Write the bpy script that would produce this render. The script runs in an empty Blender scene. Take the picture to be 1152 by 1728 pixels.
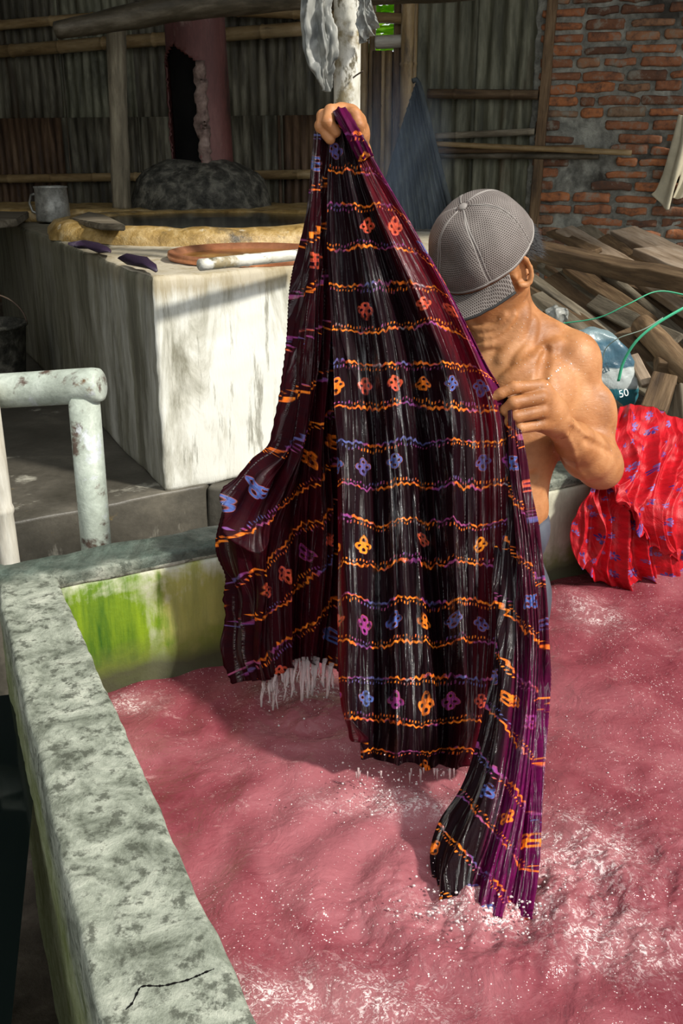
import bpy, bmesh, math, random
import numpy as np
from mathutils import Vector, Matrix, noise as mn
random.seed(7); rng = np.random.default_rng(7)
C = bpy.context.scene.collection
scn = bpy.context.scene
PI = math.pi
# ------------------------------------------------------------------ camera, sky, sun, exposure
F_PX = 1680.0; PITCH = math.radians(20.3); EYE = 1.6
cam = bpy.data.cameras.new('camera'); cam.sensor_fit = 'VERTICAL'; cam.sensor_height = 36; cam.lens = F_PX/1728*36
cam.clip_start = 0.02
co = bpy.data.objects.new('camera', cam); C.objects.link(co)
co.location = (0, 0, EYE); co.rotation_euler = (PI/2-PITCH, 0, 0); scn.camera = co
world = bpy.data.worlds.new('sky'); scn.world = world; world.use_nodes = True
bg = world.node_tree.nodes['Background']; bg.inputs[0].default_value = (0.95, 0.98, 1.0, 1); bg.inputs[1].default_value = 1.0
sun = bpy.data.lights.new('sun', 'SUN'); sun.energy = 4.5; sun.angle = math.radians(5.0); sun.color = (1.0, 0.95, 0.86)
so = bpy.data.objects.new('sun', sun); C.objects.link(so)
SUN_FROM = Vector((0.78, -0.44, 0.78)).normalized()
so.rotation_euler = SUN_FROM.to_track_quat('Z', 'Y').to_euler(); so.location = (4, -3, 6)
vs = scn.view_settings; vs.view_transform = 'Standard'; vs.look = 'None'; vs.gamma = 1.0; vs.use_curve_mapping = False; vs.exposure = 0.0

# ------------------------------------------------------------------ geometry helpers
def ray(px, py):
    a = (px-576)/F_PX; b = (864-py)/F_PX
    return a, math.cos(PITCH)+b*math.sin(PITCH), -math.sin(PITCH)+b*math.cos(PITCH)
def W(px, py, y):                       # the point seen at a pixel, at a real distance y from the viewer
    r = ray(px, py); s = y/r[1]; return Vector((r[0]*s, y, EYE+r[2]*s))
def Z(px, py, z):                       # the point seen at a pixel, on the level z
    r = ray(px, py); s = (z-EYE)/r[2]; return Vector((r[0]*s, r[1]*s, z))
def link(o, parent=None):
    C.objects.link(o)
    if parent is not None: o.parent = parent
    return o
def tag(o, label=None, cat=None, group=None, kind=None):
    if label: o['label'] = label
    if cat: o['category'] = cat
    if group: o['group'] = group
    if kind: o['kind'] = kind
    return o
def empty(name, loc=(0, 0, 0), label=None, cat=None, group=None, kind=None):
    o = bpy.data.objects.new(name, None); o.location = loc; o.empty_display_size = 0.05
    C.objects.link(o); return tag(o, label, cat, group, kind)
def rel(o, parent):                     # parent keeps world place (parents are unrotated empties or meshes)
    o.parent = parent; o.matrix_parent_inverse = pmat(parent).inverted(); return o
def pmat(p):
    m = p.matrix_basis.copy()
    if p.parent: m = pmat(p.parent) @ p.matrix_parent_inverse @ m
    return m
def mesh(name, verts, faces, mat, parent=None, smooth=True, uv=None, mat4=None):
    me = bpy.data.meshes.new(name)
    me.from_pydata([tuple(v) for v in verts], [], [tuple(f) for f in faces])
    if smooth: me.polygons.foreach_set('use_smooth', [True]*len(me.polygons))
    if uv is not None:
        l = me.uv_layers.new(name='UVMap'); idx = np.empty(len(me.loops), int); me.loops.foreach_get('vertex_index', idx)
        l.data.foreach_set('uv', np.asarray(uv, float)[idx].ravel())
    me.update()
    if mat: me.materials.append(mat)
    o = bpy.data.objects.new(name, me); C.objects.link(o)
    if mat4 is not None: o.matrix_basis = mat4
    if parent is not None: rel(o, parent)
    return o
def bmobj(name, bm, mat, parent=None, smooth=True, mat4=None):
    me = bpy.data.meshes.new(name); bm.to_mesh(me); bm.free()
    if smooth: me.polygons.foreach_set('use_smooth', [True]*len(me.polygons))
    if mat: me.materials.append(mat)
    o = bpy.data.objects.new(name, me); C.objects.link(o)
    if mat4 is not None: o.matrix_basis = mat4
    if parent is not None: rel(o, parent)
    return o
def nz(p, s, a, seed=0):
    v = mn.noise_vector(Vector((p[0]*s+seed*3.7, p[1]*s-seed*1.3, p[2]*s+seed*.9)))
    return Vector(v)*a
def hexa(corners, n=(6, 3, 3), r=0.006, amp=0.0, scale=6, amp2=0.0, seed=0):
    """solid box through 8 corners (order: 000 100 110 010 001 101 111 011), softened edges, uneven faces"""
    cs = [Vector(c) for c in corners]
    L = [(cs[1]-cs[0]).length, (cs[3]-cs[0]).length, (cs[4]-cs[0]).length]
    ax = []
    for k in range(3):
        e = min(.3, r/max(L[k], 1e-4)); m = n[k]
        ax.append([0, e]+[e+(1-2*e)*i/m for i in range(1, m)]+[1-e, 1])
    idx = {}; V = []; F = []
    def vid(i, j, k):
        if (i, j, k) in idx: return idx[(i, j, k)]
        u, v, w = ax[0][i], ax[1][j], ax[2][k]
        ex = [i in (0, len(ax[0])-1), j in (0, len(ax[1])-1), k in (0, len(ax[2])-1)]
        if sum(ex) >= 2:
            uvw = [u, v, w]
            for q in range(3):
                if ex[q]:
                    e = ax[q][1]*(.32 if sum(ex) == 2 else .45); uvw[q] = e if uvw[q] < .5 else 1-e
            u, v, w = uvw
        p = (cs[0]*(1-u)*(1-v)*(1-w)+cs[1]*u*(1-v)*(1-w)+cs[2]*u*v*(1-w)+cs[3]*(1-u)*v*(1-w)
             + cs[4]*(1-u)*(1-v)*w+cs[5]*u*(1-v)*w+cs[6]*u*v*w+cs[7]*(1-u)*v*w)
        if amp: p = p+nz(p, scale, amp, seed)
        if amp2: p = p+nz(p, scale*5, amp2, seed+5)
        idx[(i, j, k)] = len(V); V.append(p); return idx[(i, j, k)]
    a, b, c = len(ax[0])-1, len(ax[1])-1, len(ax[2])-1
    for i in range(a):
        for j in range(b):
            F.append((vid(i, j, 0), vid(i, j+1, 0), vid(i+1, j+1, 0), vid(i+1, j, 0)))
            F.append((vid(i, j, c), vid(i+1, j, c), vid(i+1, j+1, c), vid(i, j+1, c)))
    for i in range(a):
        for k in range(c):
            F.append((vid(i, 0, k), vid(i+1, 0, k), vid(i+1, 0, k+1), vid(i, 0, k+1)))
            F.append((vid(i, b, k), vid(i, b, k+1), vid(i+1, b, k+1), vid(i+1, b, k)))
    for j in range(b):
        for k in range(c):
            F.append((vid(0, j, k), vid(0, j, k+1), vid(0, j+1, k+1), vid(0, j+1, k)))
            F.append((vid(a, j, k), vid(a, j+1, k), vid(a, j+1, k+1), vid(a, j, k+1)))
    return V, F
def quadprism(fp, z0, z1):              # footprint of 4 points (ccw) -> 8 corners
    return [(p[0], p[1], z0) for p in fp]+[(p[0], p[1], z1) for p in fp]
def frame(A, B, up=Vector((0, 0, 1)), roll=0):
    A = Vector(A); B = Vector(B); x = (B-A).normalized()
    y = up.cross(x)
    if y.length < 1e-3: y = Vector((0, 1, 0))
    y.normalize(); z = x.cross(y)
    m = Matrix((x, y, z)).transposed().to_4x4(); m = m @ Matrix.Rotation(roll, 4, 'X'); m.translation = A
    return m, (B-A).length
def plank(name, A, B, w, t, mat, parent=None, roll=0, taper=1, rough=.004, seed=0, bend=0, r=.004):
    m, L = frame(A, B, roll=roll)
    y0, y1 = w/2, w/2*taper
    c = [(0, -y0, -t/2), (L, -y1, -t/2), (L, y1, -t/2), (0, y0, -t/2), (0, -y0, t/2), (L, -y1, t/2), (L, y1, t/2), (0, y0, t/2)]
    V, F = hexa(c, (max(4, int(L/.07)), 2, 1), r, rough, 7, rough*.4, seed)
    V = [v+Vector((0, 0, bend*math.sin(PI*v.x/L))) for v in V]
    return mesh(name, V, F, mat, parent, False, mat4=m)
def lathe(profile, seg=32, arc=(0, 2*PI)):
    V = []; F = []; n = len(profile); full = abs(arc[1]-arc[0]-2*PI) < 1e-6
    m = seg if full else seg+1
    for i in range(m):
        a = arc[0]+(arc[1]-arc[0])*i/seg
        for r, z in profile: V.append((r*math.cos(a), r*math.sin(a), z))
    for i in range(seg):
        j = (i+1) % m
        for k in range(n-1): F.append((i*n+k, j*n+k, j*n+k+1, i*n+k+1))
    return V, F
def tube(pts, rad, seg=12, cap=True, flat=1.0):
    """tube through points, rad a number or list"""
    P = [Vector(p) for p in pts]; n = len(P); V = []; F = []
    R = rad if isinstance(rad, (list, tuple)) else [rad]*n
    prev = None
    for i in range(n):
        t = (P[min(i+1, n-1)]-P[max(i-1, 0)]).normalized()
        if prev is None:
            u = t.cross(Vector((0, 0, 1)));  u = u if u.length > .05 else t.cross(Vector((1, 0, 0)))
        else: u = prev-t*prev.dot(t)
        u.normalize(); prev = u; v = t.cross(u)
        for k in range(seg):
            a = 2*PI*k/seg; V.append(P[i]+u*math.cos(a)*R[i]+v*math.sin(a)*R[i]*flat)
    for i in range(n-1):
        for k in range(seg):
            F.append((i*seg+k, i*seg+(k+1) % seg, (i+1)*seg+(k+1) % seg, (i+1)*seg+k))
    if cap:
        F.append(tuple(range(seg))[::-1]); F.append(tuple((n-1)*seg+k for k in range(seg)))
    return V, F
def catmull(P, m):
    """numpy catmull-rom resample of (n,3) to m points, uniform arclength"""
    P = np.asarray(P, float); n = len(P)
    Q = np.vstack([2*P[0]-P[1], P, 2*P[-1]-P[-2]]); out = []
    for i in range(n-1):
        p0, p1, p2, p3 = Q[i:i+4]; t = np.linspace(0, 1, 24, endpoint=False)[:, None]
        out.append(.5*((2*p1)+(-p0+p2)*t+(2*p0-5*p1+4*p2-p3)*t**2+(-p0+3*p1-3*p2+p3)*t**3))
    out = np.vstack(out+[P[-1:]]); d = np.r_[0, np.cumsum(np.linalg.norm(np.diff(out, axis=0), axis=1))]
    s = np.linspace(0, d[-1], m)
    return np.stack([np.interp(s, d, out[:, k]) for k in range(P.shape[1])], 1)
def bamboo(name, A, B, r, mat, parent=None, node=.3, bend=0, r2=None, seed=0, hollow=False):
    m, L = frame(A, B); rnd = random.Random(seed); pts = []; R = []; r2 = r2 or r
    nodes = []; x = rnd.uniform(.05, node)
    while x < L: nodes.append(x); x += node*rnd.uniform(.85, 1.15)
    xs = sorted(set([0, L]+[L*i/24 for i in range(25)]+[q for a in nodes for q in (a-.012, a-.004, a+.004, a+.012) if 0 < q < L]))
    for q in xs:
        k = min([abs(q-a) for a in nodes]+[1]); rr = (r+(r2-r)*q/L)*(1+(.10 if k < .005 else 0)-(.03 if .005 <= k < .013 else 0))
        pts.append((q, .006*math.sin(q*3+seed), bend*math.sin(PI*q/L))); R.append(rr)
    V, F = tube(pts, R, 14)
    return mesh(name, V, F, mat, parent, True, mat4=m)
def sines(X, Y, k, n=10, seed=0):
    g = np.random.default_rng(seed); out = 0
    for i in range(n):
        a = g.uniform(0, 2*PI); kk = k*g.uniform(.6, 1.7)
        out = out+np.sin(X*kk*math.cos(a)+Y*kk*math.sin(a)+g.uniform(0, 6.28))
    return out/n**.5
def gridfaces(m, n, off=0):
    i = np.arange(m-1)[:, None]*n+np.arange(n-1)[None, :]+off
    return np.stack([i, i+1, i+n+1, i+n], -1).reshape(-1, 4).tolist()

# ------------------------------------------------------------------ material helpers
class MB:
    def __init__(s, name):
        s.m = bpy.data.materials.new(name); s.m.use_nodes = True; s.t = s.m.node_tree
        s.b = s.t.nodes['Principled BSDF']; s.o = s.t.nodes['Material Output']
    def put(s, sock, v):
        if v is None: return
        if isinstance(v, bpy.types.NodeSocket): s.t.links.new(v, sock)
        elif isinstance(v, (tuple, list)):
            if sock.type == 'RGBA' and len(v) == 3: v = (*v, 1)
            sock.default_value = v
        else: sock.default_value = v
    def n(s, typ, **kw):
        nd = s.t.nodes.new(typ)
        for k, v in kw.items(): setattr(nd, k, v)
        return nd
    def tc(s, w='Object'): return s.n('ShaderNodeTexCoord').outputs[w]
    def map(s, v, scale=(1, 1, 1), loc=(0, 0, 0), rot=(0, 0, 0)):
        nd = s.n('ShaderNodeMapping'); s.put(nd.inputs[0], v); nd.inputs['Scale'].default_value = scale
        nd.inputs['Location'].default_value = loc; nd.inputs['Rotation'].default_value = rot; return nd.outputs[0]
    def noise(s, v, scale=5, detail=4, rough=.55, dist=0):
        nd = s.n('ShaderNodeTexNoise'); s.put(nd.inputs['Vector'], v); nd.inputs['Scale'].default_value = scale
        nd.inputs['Detail'].default_value = detail; nd.inputs['Roughness'].default_value = rough; nd.inputs['Distortion'].default_value = dist
        return nd.outputs['Fac']
    def voro(s, v, scale=5, feat='F1', out='Distance', rand=1):
        nd = s.n('ShaderNodeTexVoronoi', feature=feat); s.put(nd.inputs['Vector'], v); nd.inputs['Scale'].default_value = scale
        nd.inputs['Randomness'].default_value = rand; return nd.outputs[out]
    def ramp(s, f, stops, interp='LINEAR'):
        nd = s.n('ShaderNodeValToRGB'); s.put(nd.inputs[0], f); cr = nd.color_ramp; cr.interpolation = interp
        while len(cr.elements) < len(stops): cr.elements.new(.5)
        for e, (p, c) in zip(cr.elements, stops):
            e.position = p; e.color = (*c, 1) if isinstance(c, (tuple, list)) else (c, c, c, 1)
        return nd.outputs[0]
    def mix(s, f, a, b, mode='MIX'):
        nd = s.n('ShaderNodeMix', data_type='RGBA', blend_type=mode); s.put(nd.inputs[0], f); s.put(nd.inputs[6], a); s.put(nd.inputs[7], b); return nd.outputs[2]
    def math(s, op, a, b=None, c=None, clamp=False):
        nd = s.n('ShaderNodeMath', operation=op, use_clamp=clamp); s.put(nd.inputs[0], a)
        if b is not None: s.put(nd.inputs[1], b)
        if c is not None: s.put(nd.inputs[2], c)
        return nd.outputs[0]
    def sep(s, v):
        nd = s.n('ShaderNodeSeparateXYZ'); s.put(nd.inputs[0], v); return nd.outputs
    def comb(s, x=0., y=0., z=0.):
        nd = s.n('ShaderNodeCombineXYZ'); s.put(nd.inputs[0], x); s.put(nd.inputs[1], y); s.put(nd.inputs[2], z); return nd.outputs[0]
    def rand(s): return s.n('ShaderNodeObjectInfo').outputs['Random']
    def bump(s, h, strength=.4, dist=.01, normal=None):
        nd = s.n('ShaderNodeBump'); s.put(nd.inputs['Height'], h); nd.inputs['Strength'].default_value = strength
        nd.inputs['Distance'].default_value = dist
        if normal is not None: s.put(nd.inputs['Normal'], normal)
        return nd.outputs[0]
    def out(s, color=None, rough=None, normal=None, **kw):
        s.put(s.b.inputs['Base Color'], color); s.put(s.b.inputs['Roughness'], rough); s.put(s.b.inputs['Normal'], normal)
        for k, v in kw.items(): s.put(s.b.inputs[k.replace('_', ' ')], v)
        return s.m
def weathered(name, stops, scale=4, stretch=(1, 1, 1), rough=.8, bump=.4, bd=.006, stain=None, fine=60, spec=.4, metallic=0, vary=0):
    """noise-coloured surface; stain = [(colour, scale, low, high, stretch)]"""
    k_ = {'wood': 6., 'bamboo': 5., 'post': 6., 'sheet': 4., 'alumin': 3., 'mud': 2., 'clay': 2., 'pipe': 1.6}; q_ = next((x for n_, x in k_.items() if n_ in name), 1.); scale *= q_; fine *= 1+.5*(q_ > 1)
    b = MB(name); v = b.tc('Object')
    if vary:
        r = b.rand(); v2 = b.n('ShaderNodeVectorMath', operation='ADD'); b.put(v2.inputs[0], v); b.put(v2.inputs[1], b.comb(b.math('MULTIPLY', r, 31.), b.math('MULTIPLY', r, 17.), 0.)); v = v2.outputs[0]
    sv = b.map(v, stretch); n1 = b.noise(sv, scale, 8, .62, .3)
    col = b.ramp(n1, stops)
    for (c, sc, lo, hi, st) in (stain or []):
        f = b.ramp(b.noise(b.map(v, st, (sc, 3, 1)), sc, 6, .65, .2), [(lo, 0), (hi, 1)]); col = b.mix(f, col, c)
    fn = b.noise(sv, fine, 4, .7); col = b.mix(.35, col, b.ramp(fn, [(.3, .25), (.7, 1.)]), 'MULTIPLY')
    if vary: col = b.mix(1., col, b.ramp(b.rand(), [(0, 1-vary), (1, 1.)]), 'MULTIPLY')
    h = b.math('ADD', b.math('MULTIPLY', n1, 1.), b.math('MULTIPLY', fn, .5))
    return b.out(col, rough, b.bump(h, bump, bd), Specular_IOR_Level=spec, Metallic=float(metallic))

M = {}
# concrete: pale lime-washed block, grey-green rim, mossy basin wall
def concrete_block():
    b = MB('limewashed_concrete'); v = b.tc('Object'); st = b.map(v, (1, 1, .22))
    n1 = b.noise(st, 9, 9, .68, .4); n2 = b.noise(b.map(v, (1, 1, .12)), 26, 6, .7); n3 = b.noise(v, 2.2, 6, .6)
    col = b.ramp(n1, [(.32, (.26, .25, .19)), (.42, (.58, .57, .49)), (.50, (.80, .80, .73))])
    col = b.mix(b.ramp(n2, [(.57, 0), (.66, .75)]), col, (.18, .17, .12))
    col = b.mix(b.ramp(n3, [(.54, 0), (.68, .45)]), col, (.36, .35, .27))
    x, y, z = b.sep(v)
    # ochre spill along the top edge running down in drips
    top = b.math('ADD', b.math('MULTIPLY', b.math('SUBTRACT', z, 1.20), 12.), b.math('MULTIPLY', n2, 1.2))
    col = b.mix(b.ramp(top, [(.55, 0), (1.1, .6)]), col, (.33, .24, .10))
    # shade of the left side painted in, deeper towards its far end
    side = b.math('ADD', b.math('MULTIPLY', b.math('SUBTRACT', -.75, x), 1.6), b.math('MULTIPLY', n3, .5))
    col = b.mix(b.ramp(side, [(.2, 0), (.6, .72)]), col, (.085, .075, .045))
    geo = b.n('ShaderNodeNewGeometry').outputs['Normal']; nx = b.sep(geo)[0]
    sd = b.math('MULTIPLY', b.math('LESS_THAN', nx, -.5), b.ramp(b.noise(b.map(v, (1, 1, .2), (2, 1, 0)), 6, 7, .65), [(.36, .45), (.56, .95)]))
    col = b.mix(sd, col, b.mix(b.ramp(n2, [(.4, 0), (.6, 1)]), (.075, .07, .045), (.17, .165, .115)))  # faces turned left painted darker, as away from the sun
    fn = b.noise(st, 90, 4, .7); h = b.math('ADD', n1, b.math('MULTIPLY', fn, .4))
    return b.out(col, .8, b.bump(h, .55, .008), Specular_IOR_Level=.35)
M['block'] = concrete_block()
def concrete_rim(name='weathered_rim_concrete'):
    b = MB(name); v = b.tc('Object')
    n1 = b.noise(v, 15, 12, .72, .4); n2 = b.noise(b.map(v, (1, .35, 1)), 28, 6, .75); n3 = b.noise(v, 3, 5, .6); n4 = b.noise(v, 55, 5, .7)
    col = b.ramp(n1, [(.34, (.075, .085, .06)), (.44, (.20, .22, .17)), (.53, (.33, .355, .285)), (.64, (.48, .50, .41))])
    col = b.mix(b.ramp(n4, [(.52, 0), (.62, .8)]), col, (.055, .06, .042))
    x, y, z = b.sep(v)
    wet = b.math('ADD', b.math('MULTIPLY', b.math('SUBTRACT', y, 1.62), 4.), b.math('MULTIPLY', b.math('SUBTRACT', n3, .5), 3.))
    wf = b.ramp(wet, [(-.0, 0), (.6, 1)])  # mask of the darker tone towards the back left of the rim top
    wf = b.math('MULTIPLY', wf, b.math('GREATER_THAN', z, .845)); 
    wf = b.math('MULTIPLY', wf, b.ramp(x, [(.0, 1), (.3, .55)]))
    col = b.mix(b.math('MULTIPLY', wf, .85), col, b.mix(b.ramp(n2, [(.4, 0), (.65, 1)]), (.025, .040, .032), (.10, .14, .115)))  # rim top darker and greener towards the back left
    # algae below the waterline splash on the vertical faces
    lowf = b.ramp(b.math('ADD', b.math('MULTIPLY', b.math('SUBTRACT', .80, z), 3.), b.math('MULTIPLY', n3, .8)), [(.40, 0), (.75, 1)])
    inner = b.mix(b.ramp(n1, [(.35, 0), (.65, 1)]), (.16, .20, .03), (.30, .33, .16))
    side = b.math('SUBTRACT', 1., b.ramp(b.math('ABSOLUTE', b.sep(b.n('ShaderNodeNewGeometry').outputs['Normal'])[2]), [(.4, 0), (.7, 1)]))
    col = b.mix(b.math('MULTIPLY', b.math('MULTIPLY', lowf, side), .7), col, inner)
    rough = b.ramp(wf, [(0, .75), (1, .35)])
    h = b.math('ADD', b.math('MULTIPLY', n1, 1.), b.math('ADD', b.math('MULTIPLY', n2, .5), b.math('MULTIPLY', n4, .4)))
    return b.out(col, rough, b.bump(h, .7, .010), Specular_IOR_Level=.4)
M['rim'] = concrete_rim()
def moss_wall():
    """inner face of the back basin wall: coordinates along the wall in local x, height in local z"""
    b = MB('mossy_basin_render'); v = b.tc('Object'); x, y, z = b.sep(v)
    n1 = b.noise(b.map(v, (1, 1, .35)), 12, 9, .68, .3); n2 = b.noise(b.map(v, (1, 1, .12)), 20, 6, .65); n3 = b.noise(v, 9, 6, .6, .4); n4 = b.noise(v, 60, 4, .7)
    col = b.ramp(n1, [(.3, (.36, .35, .25)), (.5, (.56, .56, .44)), (.7, (.70, .71, .60))])
    col = b.mix(b.ramp(n2, [(.58, 0), (.75, .5)]), col, (.17, .17, .11))
    # patches of algae: a vivid one near the corner, a yellower one beside it, thin growth at the waterline
    def blob(cx, cz, rx, rz, soft=.25):
        dx = b.math('DIVIDE', b.math('SUBTRACT', x, cx), rx); dz = b.math('DIVIDE', b.math('SUBTRACT', z, cz), rz)
        r = b.math('SQRT', b.math('ADD', b.math('MULTIPLY', dx, dx), b.math('MULTIPLY', dz, dz)))
        r = b.math('ADD', r, b.math('MULTIPLY', b.math('SUBTRACT', n3, .5), 1.5)); r = b.math('ADD', r, b.math('MULTIPLY', b.math('SUBTRACT', n2, .5), 1.0))
        return b.ramp(r, [(.95-soft, 1), (1., 0)])
    g1 = b.mix(b.ramp(n2, [(.35, 0), (.62, 1)]), (.035, .115, .004), (.22, .34, .008))
    g2 = b.mix(b.ramp(n2, [(.35, 0), (.65, 1)]), (.20, .22, .015), (.42, .40, .05))
    col = b.mix(b.math('MULTIPLY', blob(.28, .72, .13, .13), .85), col, g2)
    col = b.mix(blob(.08, .70, .14, .15), col, g1)
    low = b.ramp(b.math('ADD', b.math('MULTIPLY', b.math('SUBTRACT', .70, z), 6.), n3), [(.45, 0), (.75, .85)])
    col = b.mix(low, col, b.mix(b.ramp(n3, [(.35, 0), (.6, 1)]), (.10, .10, .035), (.16, .22, .02)))
    wet = b.ramp(b.math('ADD', b.math('MULTIPLY', b.math('SUBTRACT', .66, z), 10.), n3), [(.5, 0), (.8, .8)])
    col = b.mix(wet, col, (.05, .045, .035))
    h = b.math('ADD', n1, b.math('MULTIPLY', n4, .4))
    return b.out(col, .6, b.bump(h, .5, .006), Specular_IOR_Level=.45)
M['moss'] = moss_wall()
M['ledge'] = weathered('damp_ledge_cement', [(.3, (.055, .05, .038)), (.55, (.11, .10, .08)), (.75, (.20, .18, .14))], 4, rough=.45, bump=.4,
                       stain=[((.48, .46, .38), 5, .60, .68, (1, 1, .4)), ((.20, .14, .05), 14, .66, .72, (1, 1, 1))])
M['dirt'] = weathered('trodden_earth', [(.3, (.05, .04, .03)), (.6, (.16, .13, .10)), (.8, (.30, .26, .2))], 9, rough=.9, bump=.8, bd=.02)
M['clay'] = weathered('ochre_clay', [(.3, (.20, .12, .03)), (.5, (.46, .30, .10)), (.7, (.70, .53, .27))], 8, rough=.35, bump=.7, bd=.01,
                      stain=[((.10, .08, .05), 6, .58, .7, (1, 1, 1)), ((.75, .70, .55), 16, .62, .72, (1, 1, 1))], spec=.6)
M['soot'] = weathered('sooty_mud', [(.36, (.02, .02, .015)), (.5, (.075, .072, .056)), (.64, (.20, .19, .15))], 10, rough=.6, bump=.9, bd=.015)
M['black'] = weathered('soot_black', [(.3, (.003, .003, .003)), (.8, (.010, .009, .008))], 6, rough=.95, bump=.2, spec=.1)
M['chimney'] = weathered('rusted_maroon_pipe', [(.3, (.07, .022, .02)), (.5, (.14, .048, .042)), (.7, (.22, .10, .085))], 3, (1, 1, .3), rough=.55, bump=.3,
                         stain=[((.26, .19, .15), 7, .60, .72, (1, 1, .5)), ((.03, .02, .018), 3, .58, .7, (1, 1, .6))])
M['torn'] = weathered('flaking_pipe_edge', [(.3, (.10, .06, .05)), (.55, (.26, .18, .15)), (.8, (.42, .33, .28))], 14, rough=.8, bump=.8)
M['copper'] = weathered('polished_copper', [(.3, (.60, .22, .10)), (.6, (.85, .38, .20)), (.8, (.95, .55, .36))], 8, rough=.35, bump=.15, metallic=.55, spec=.6)
M['alu'] = weathered('dented_aluminium', [(.3, (.20, .20, .18)), (.5, (.42, .42, .38)), (.75, (.62, .62, .57))], 9, rough=.45, bump=.25, metallic=.55,
                     stain=[((.30, .22, .13), 10, .6, .72, (1, 1, 1))])
M['oldwood'] = weathered('grey_weathered_wood', [(.3, (.10, .08, .05)), (.5, (.23, .19, .13)), (.72, (.42, .37, .27))], 6, (.14, 1, 1), rough=.8, bump=.6, vary=.4,
                         stain=[((.05, .04, .03), 3, .58, .7, (.3, 1, 1))])
M['brownwood'] = weathered('brown_sawn_wood', [(.3, (.07, .04, .02)), (.5, (.19, .115, .055)), (.72, (.36, .24, .13))], 7, (.1, 1, 1), rough=.75, bump=.6, vary=.5,
                           stain=[((.035, .022, .012), 3, .56, .68, (.25, 1, 1))])
M['palewood'] = weathered('pale_sawn_wood', [(.3, (.26, .18, .11)), (.5, (.48, .36, .25)), (.72, (.68, .55, .42))], 6, (.1, 1, 1), rough=.7, bump=.4, vary=.3,
                          stain=[((.14, .09, .05), 4, .6, .72, (.2, 1, 1))])
M['postwood'] = weathered('greyed_round_post', [(.3, (.10, .085, .055)), (.5, (.20, .17, .115)), (.72, (.36, .32, .22))], 5, (.12, 1, 1), rough=.85, bump=.7,
                          stain=[((.03, .03, .02), 5, .58, .7, (.4, 1, 1))])
M['bamboo'] = weathered('dry_bamboo', [(.3, (.20, .12, .05)), (.5, (.40, .27, .12)), (.72, (.60, .45, .24))], 4, (.2, 1, 1), rough=.5, bump=.3, vary=.3,
                        stain=[((.06, .045, .025), 5, .58, .7, (.4, 1, 1))])
M['darkbamboo'] = weathered('smoked_bamboo', [(.3, (.03, .025, .015)), (.5, (.085, .07, .045)), (.75, (.22, .19, .14))], 4, (.25, 1, 1), rough=.5, bump=.4)
M['whitepost'] = weathered('whitewashed_bamboo', [(.3, (.50, .47, .36)), (.5, (.78, .76, .66)), (.72, (.88, .87, .80))], 5, (.3, 1, 1), rough=.5, bump=.3,
                           stain=[((.14, .12, .07), 24, .55, .62, (.5, 1, 1)), ((.34, .28, .16), 7, .52, .60, (1, 1, 1))])
M['palebamboo'] = weathered('bleached_bamboo', [(.3, (.36, .30, .22)), (.5, (.60, .56, .47)), (.72, (.78, .76, .68))], 5, (.15, 1, 1), rough=.5, bump=.3)
M['pipe'] = weathered('flaking_galvanised_pipe', [(.3, (.33, .37, .31)), (.5, (.50, .56, .48)), (.72, (.66, .72, .64))], 7, rough=.45, bump=.5, bd=.004,
                      stain=[((.13, .09, .07), 13, .56, .63, (1, 1, 1)), ((.62, .66, .68), 17, .62, .68, (1, 1, 1)), ((.18, .09, .03), 5, .66, .70, (1, 1, 1))])
def corrugated(name, stops, stain, vary=.3):
    return weathered(name, stops, 3.2, (1.6, 1, .22), rough=.65, bump=.3, stain=stain, vary=vary, fine=40)
M['sheet'] = corrugated('weathered_grey_sheet', [(.36, (.060, .052, .034)), (.5, (.15, .135, .092)), (.64, (.29, .27, .19))],
                        [((.09, .045, .02), 3, .56, .7, (2, 1, .3)), ((.22, .23, .18), 9, .60, .74, (3, 1, .15))])
M['sheet_rust'] = corrugated('rusty_sheet', [(.36, (.06, .034, .02)), (.5, (.15, .085, .045)), (.64, (.27, .17, .095))],
                             [((.03, .028, .02), 3, .5, .66, (2, 1, .3))])
M['sheet_green'] = corrugated('greenish_sheet', [(.36, (.085, .085, .052)), (.5, (.19, .19, .125)), (.64, (.33, .325, .225))],
                              [((.10, .06, .025), 3, .58, .7, (2, 1, .3)), ((.03, .03, .02), 2, .56, .7, (1, 1, .6))])
M['sheet_blue'] = corrugated('dull_blue_sheet', [(.36, (.022, .028, .028)), (.5, (.045, .055, .053)), (.64, (.10, .115, .105))], None)
M['mortar'] = weathered('rough_grey_mortar', [(.34, (.13, .13, .11)), (.5, (.27, .27, .23)), (.66, (.44, .44, .37))], 12, rough=.9, bump=.9, bd=.012,
                        stain=[((.06, .055, .045), 3, .54, .68, (1, 1, 1))])
def brick_mat():
    b = MB('handmade_red_brick'); v = b.tc('Object'); r = b.rand()
    col = b.ramp(r, [(0, (.12, .06, .038)), (.3, (.24, .105, .055)), (.55, (.36, .14, .065)), (.85, (.46, .17, .065)), (1, (.24, .16, .10))])
    vv = b.n('ShaderNodeVectorMath', operation='ADD'); b.put(vv.inputs[0], v); b.put(vv.inputs[1], b.comb(b.math('MULTIPLY', r, 9.), 0., b.math('MULTIPLY', r, 5.)))
    n1 = b.noise(vv.outputs[0], 14, 7, .7); n2 = b.noise(vv.outputs[0], 60, 4, .7)
    col = b.mix(b.ramp(n1, [(.34, .85), (.50, 0)]), col, (.07, .052, .042)); col = b.mix(b.ramp(n1, [(.53, 0), (.64, .8)]), col, (.27, .26, .21))
    return b.out(col, .85, b.bump(b.math('ADD', n1, b.math('MULTIPLY', n2, .6)), .8, .006), Specular_IOR_Level=.25)
M['brick'] = brick_mat()

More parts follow.
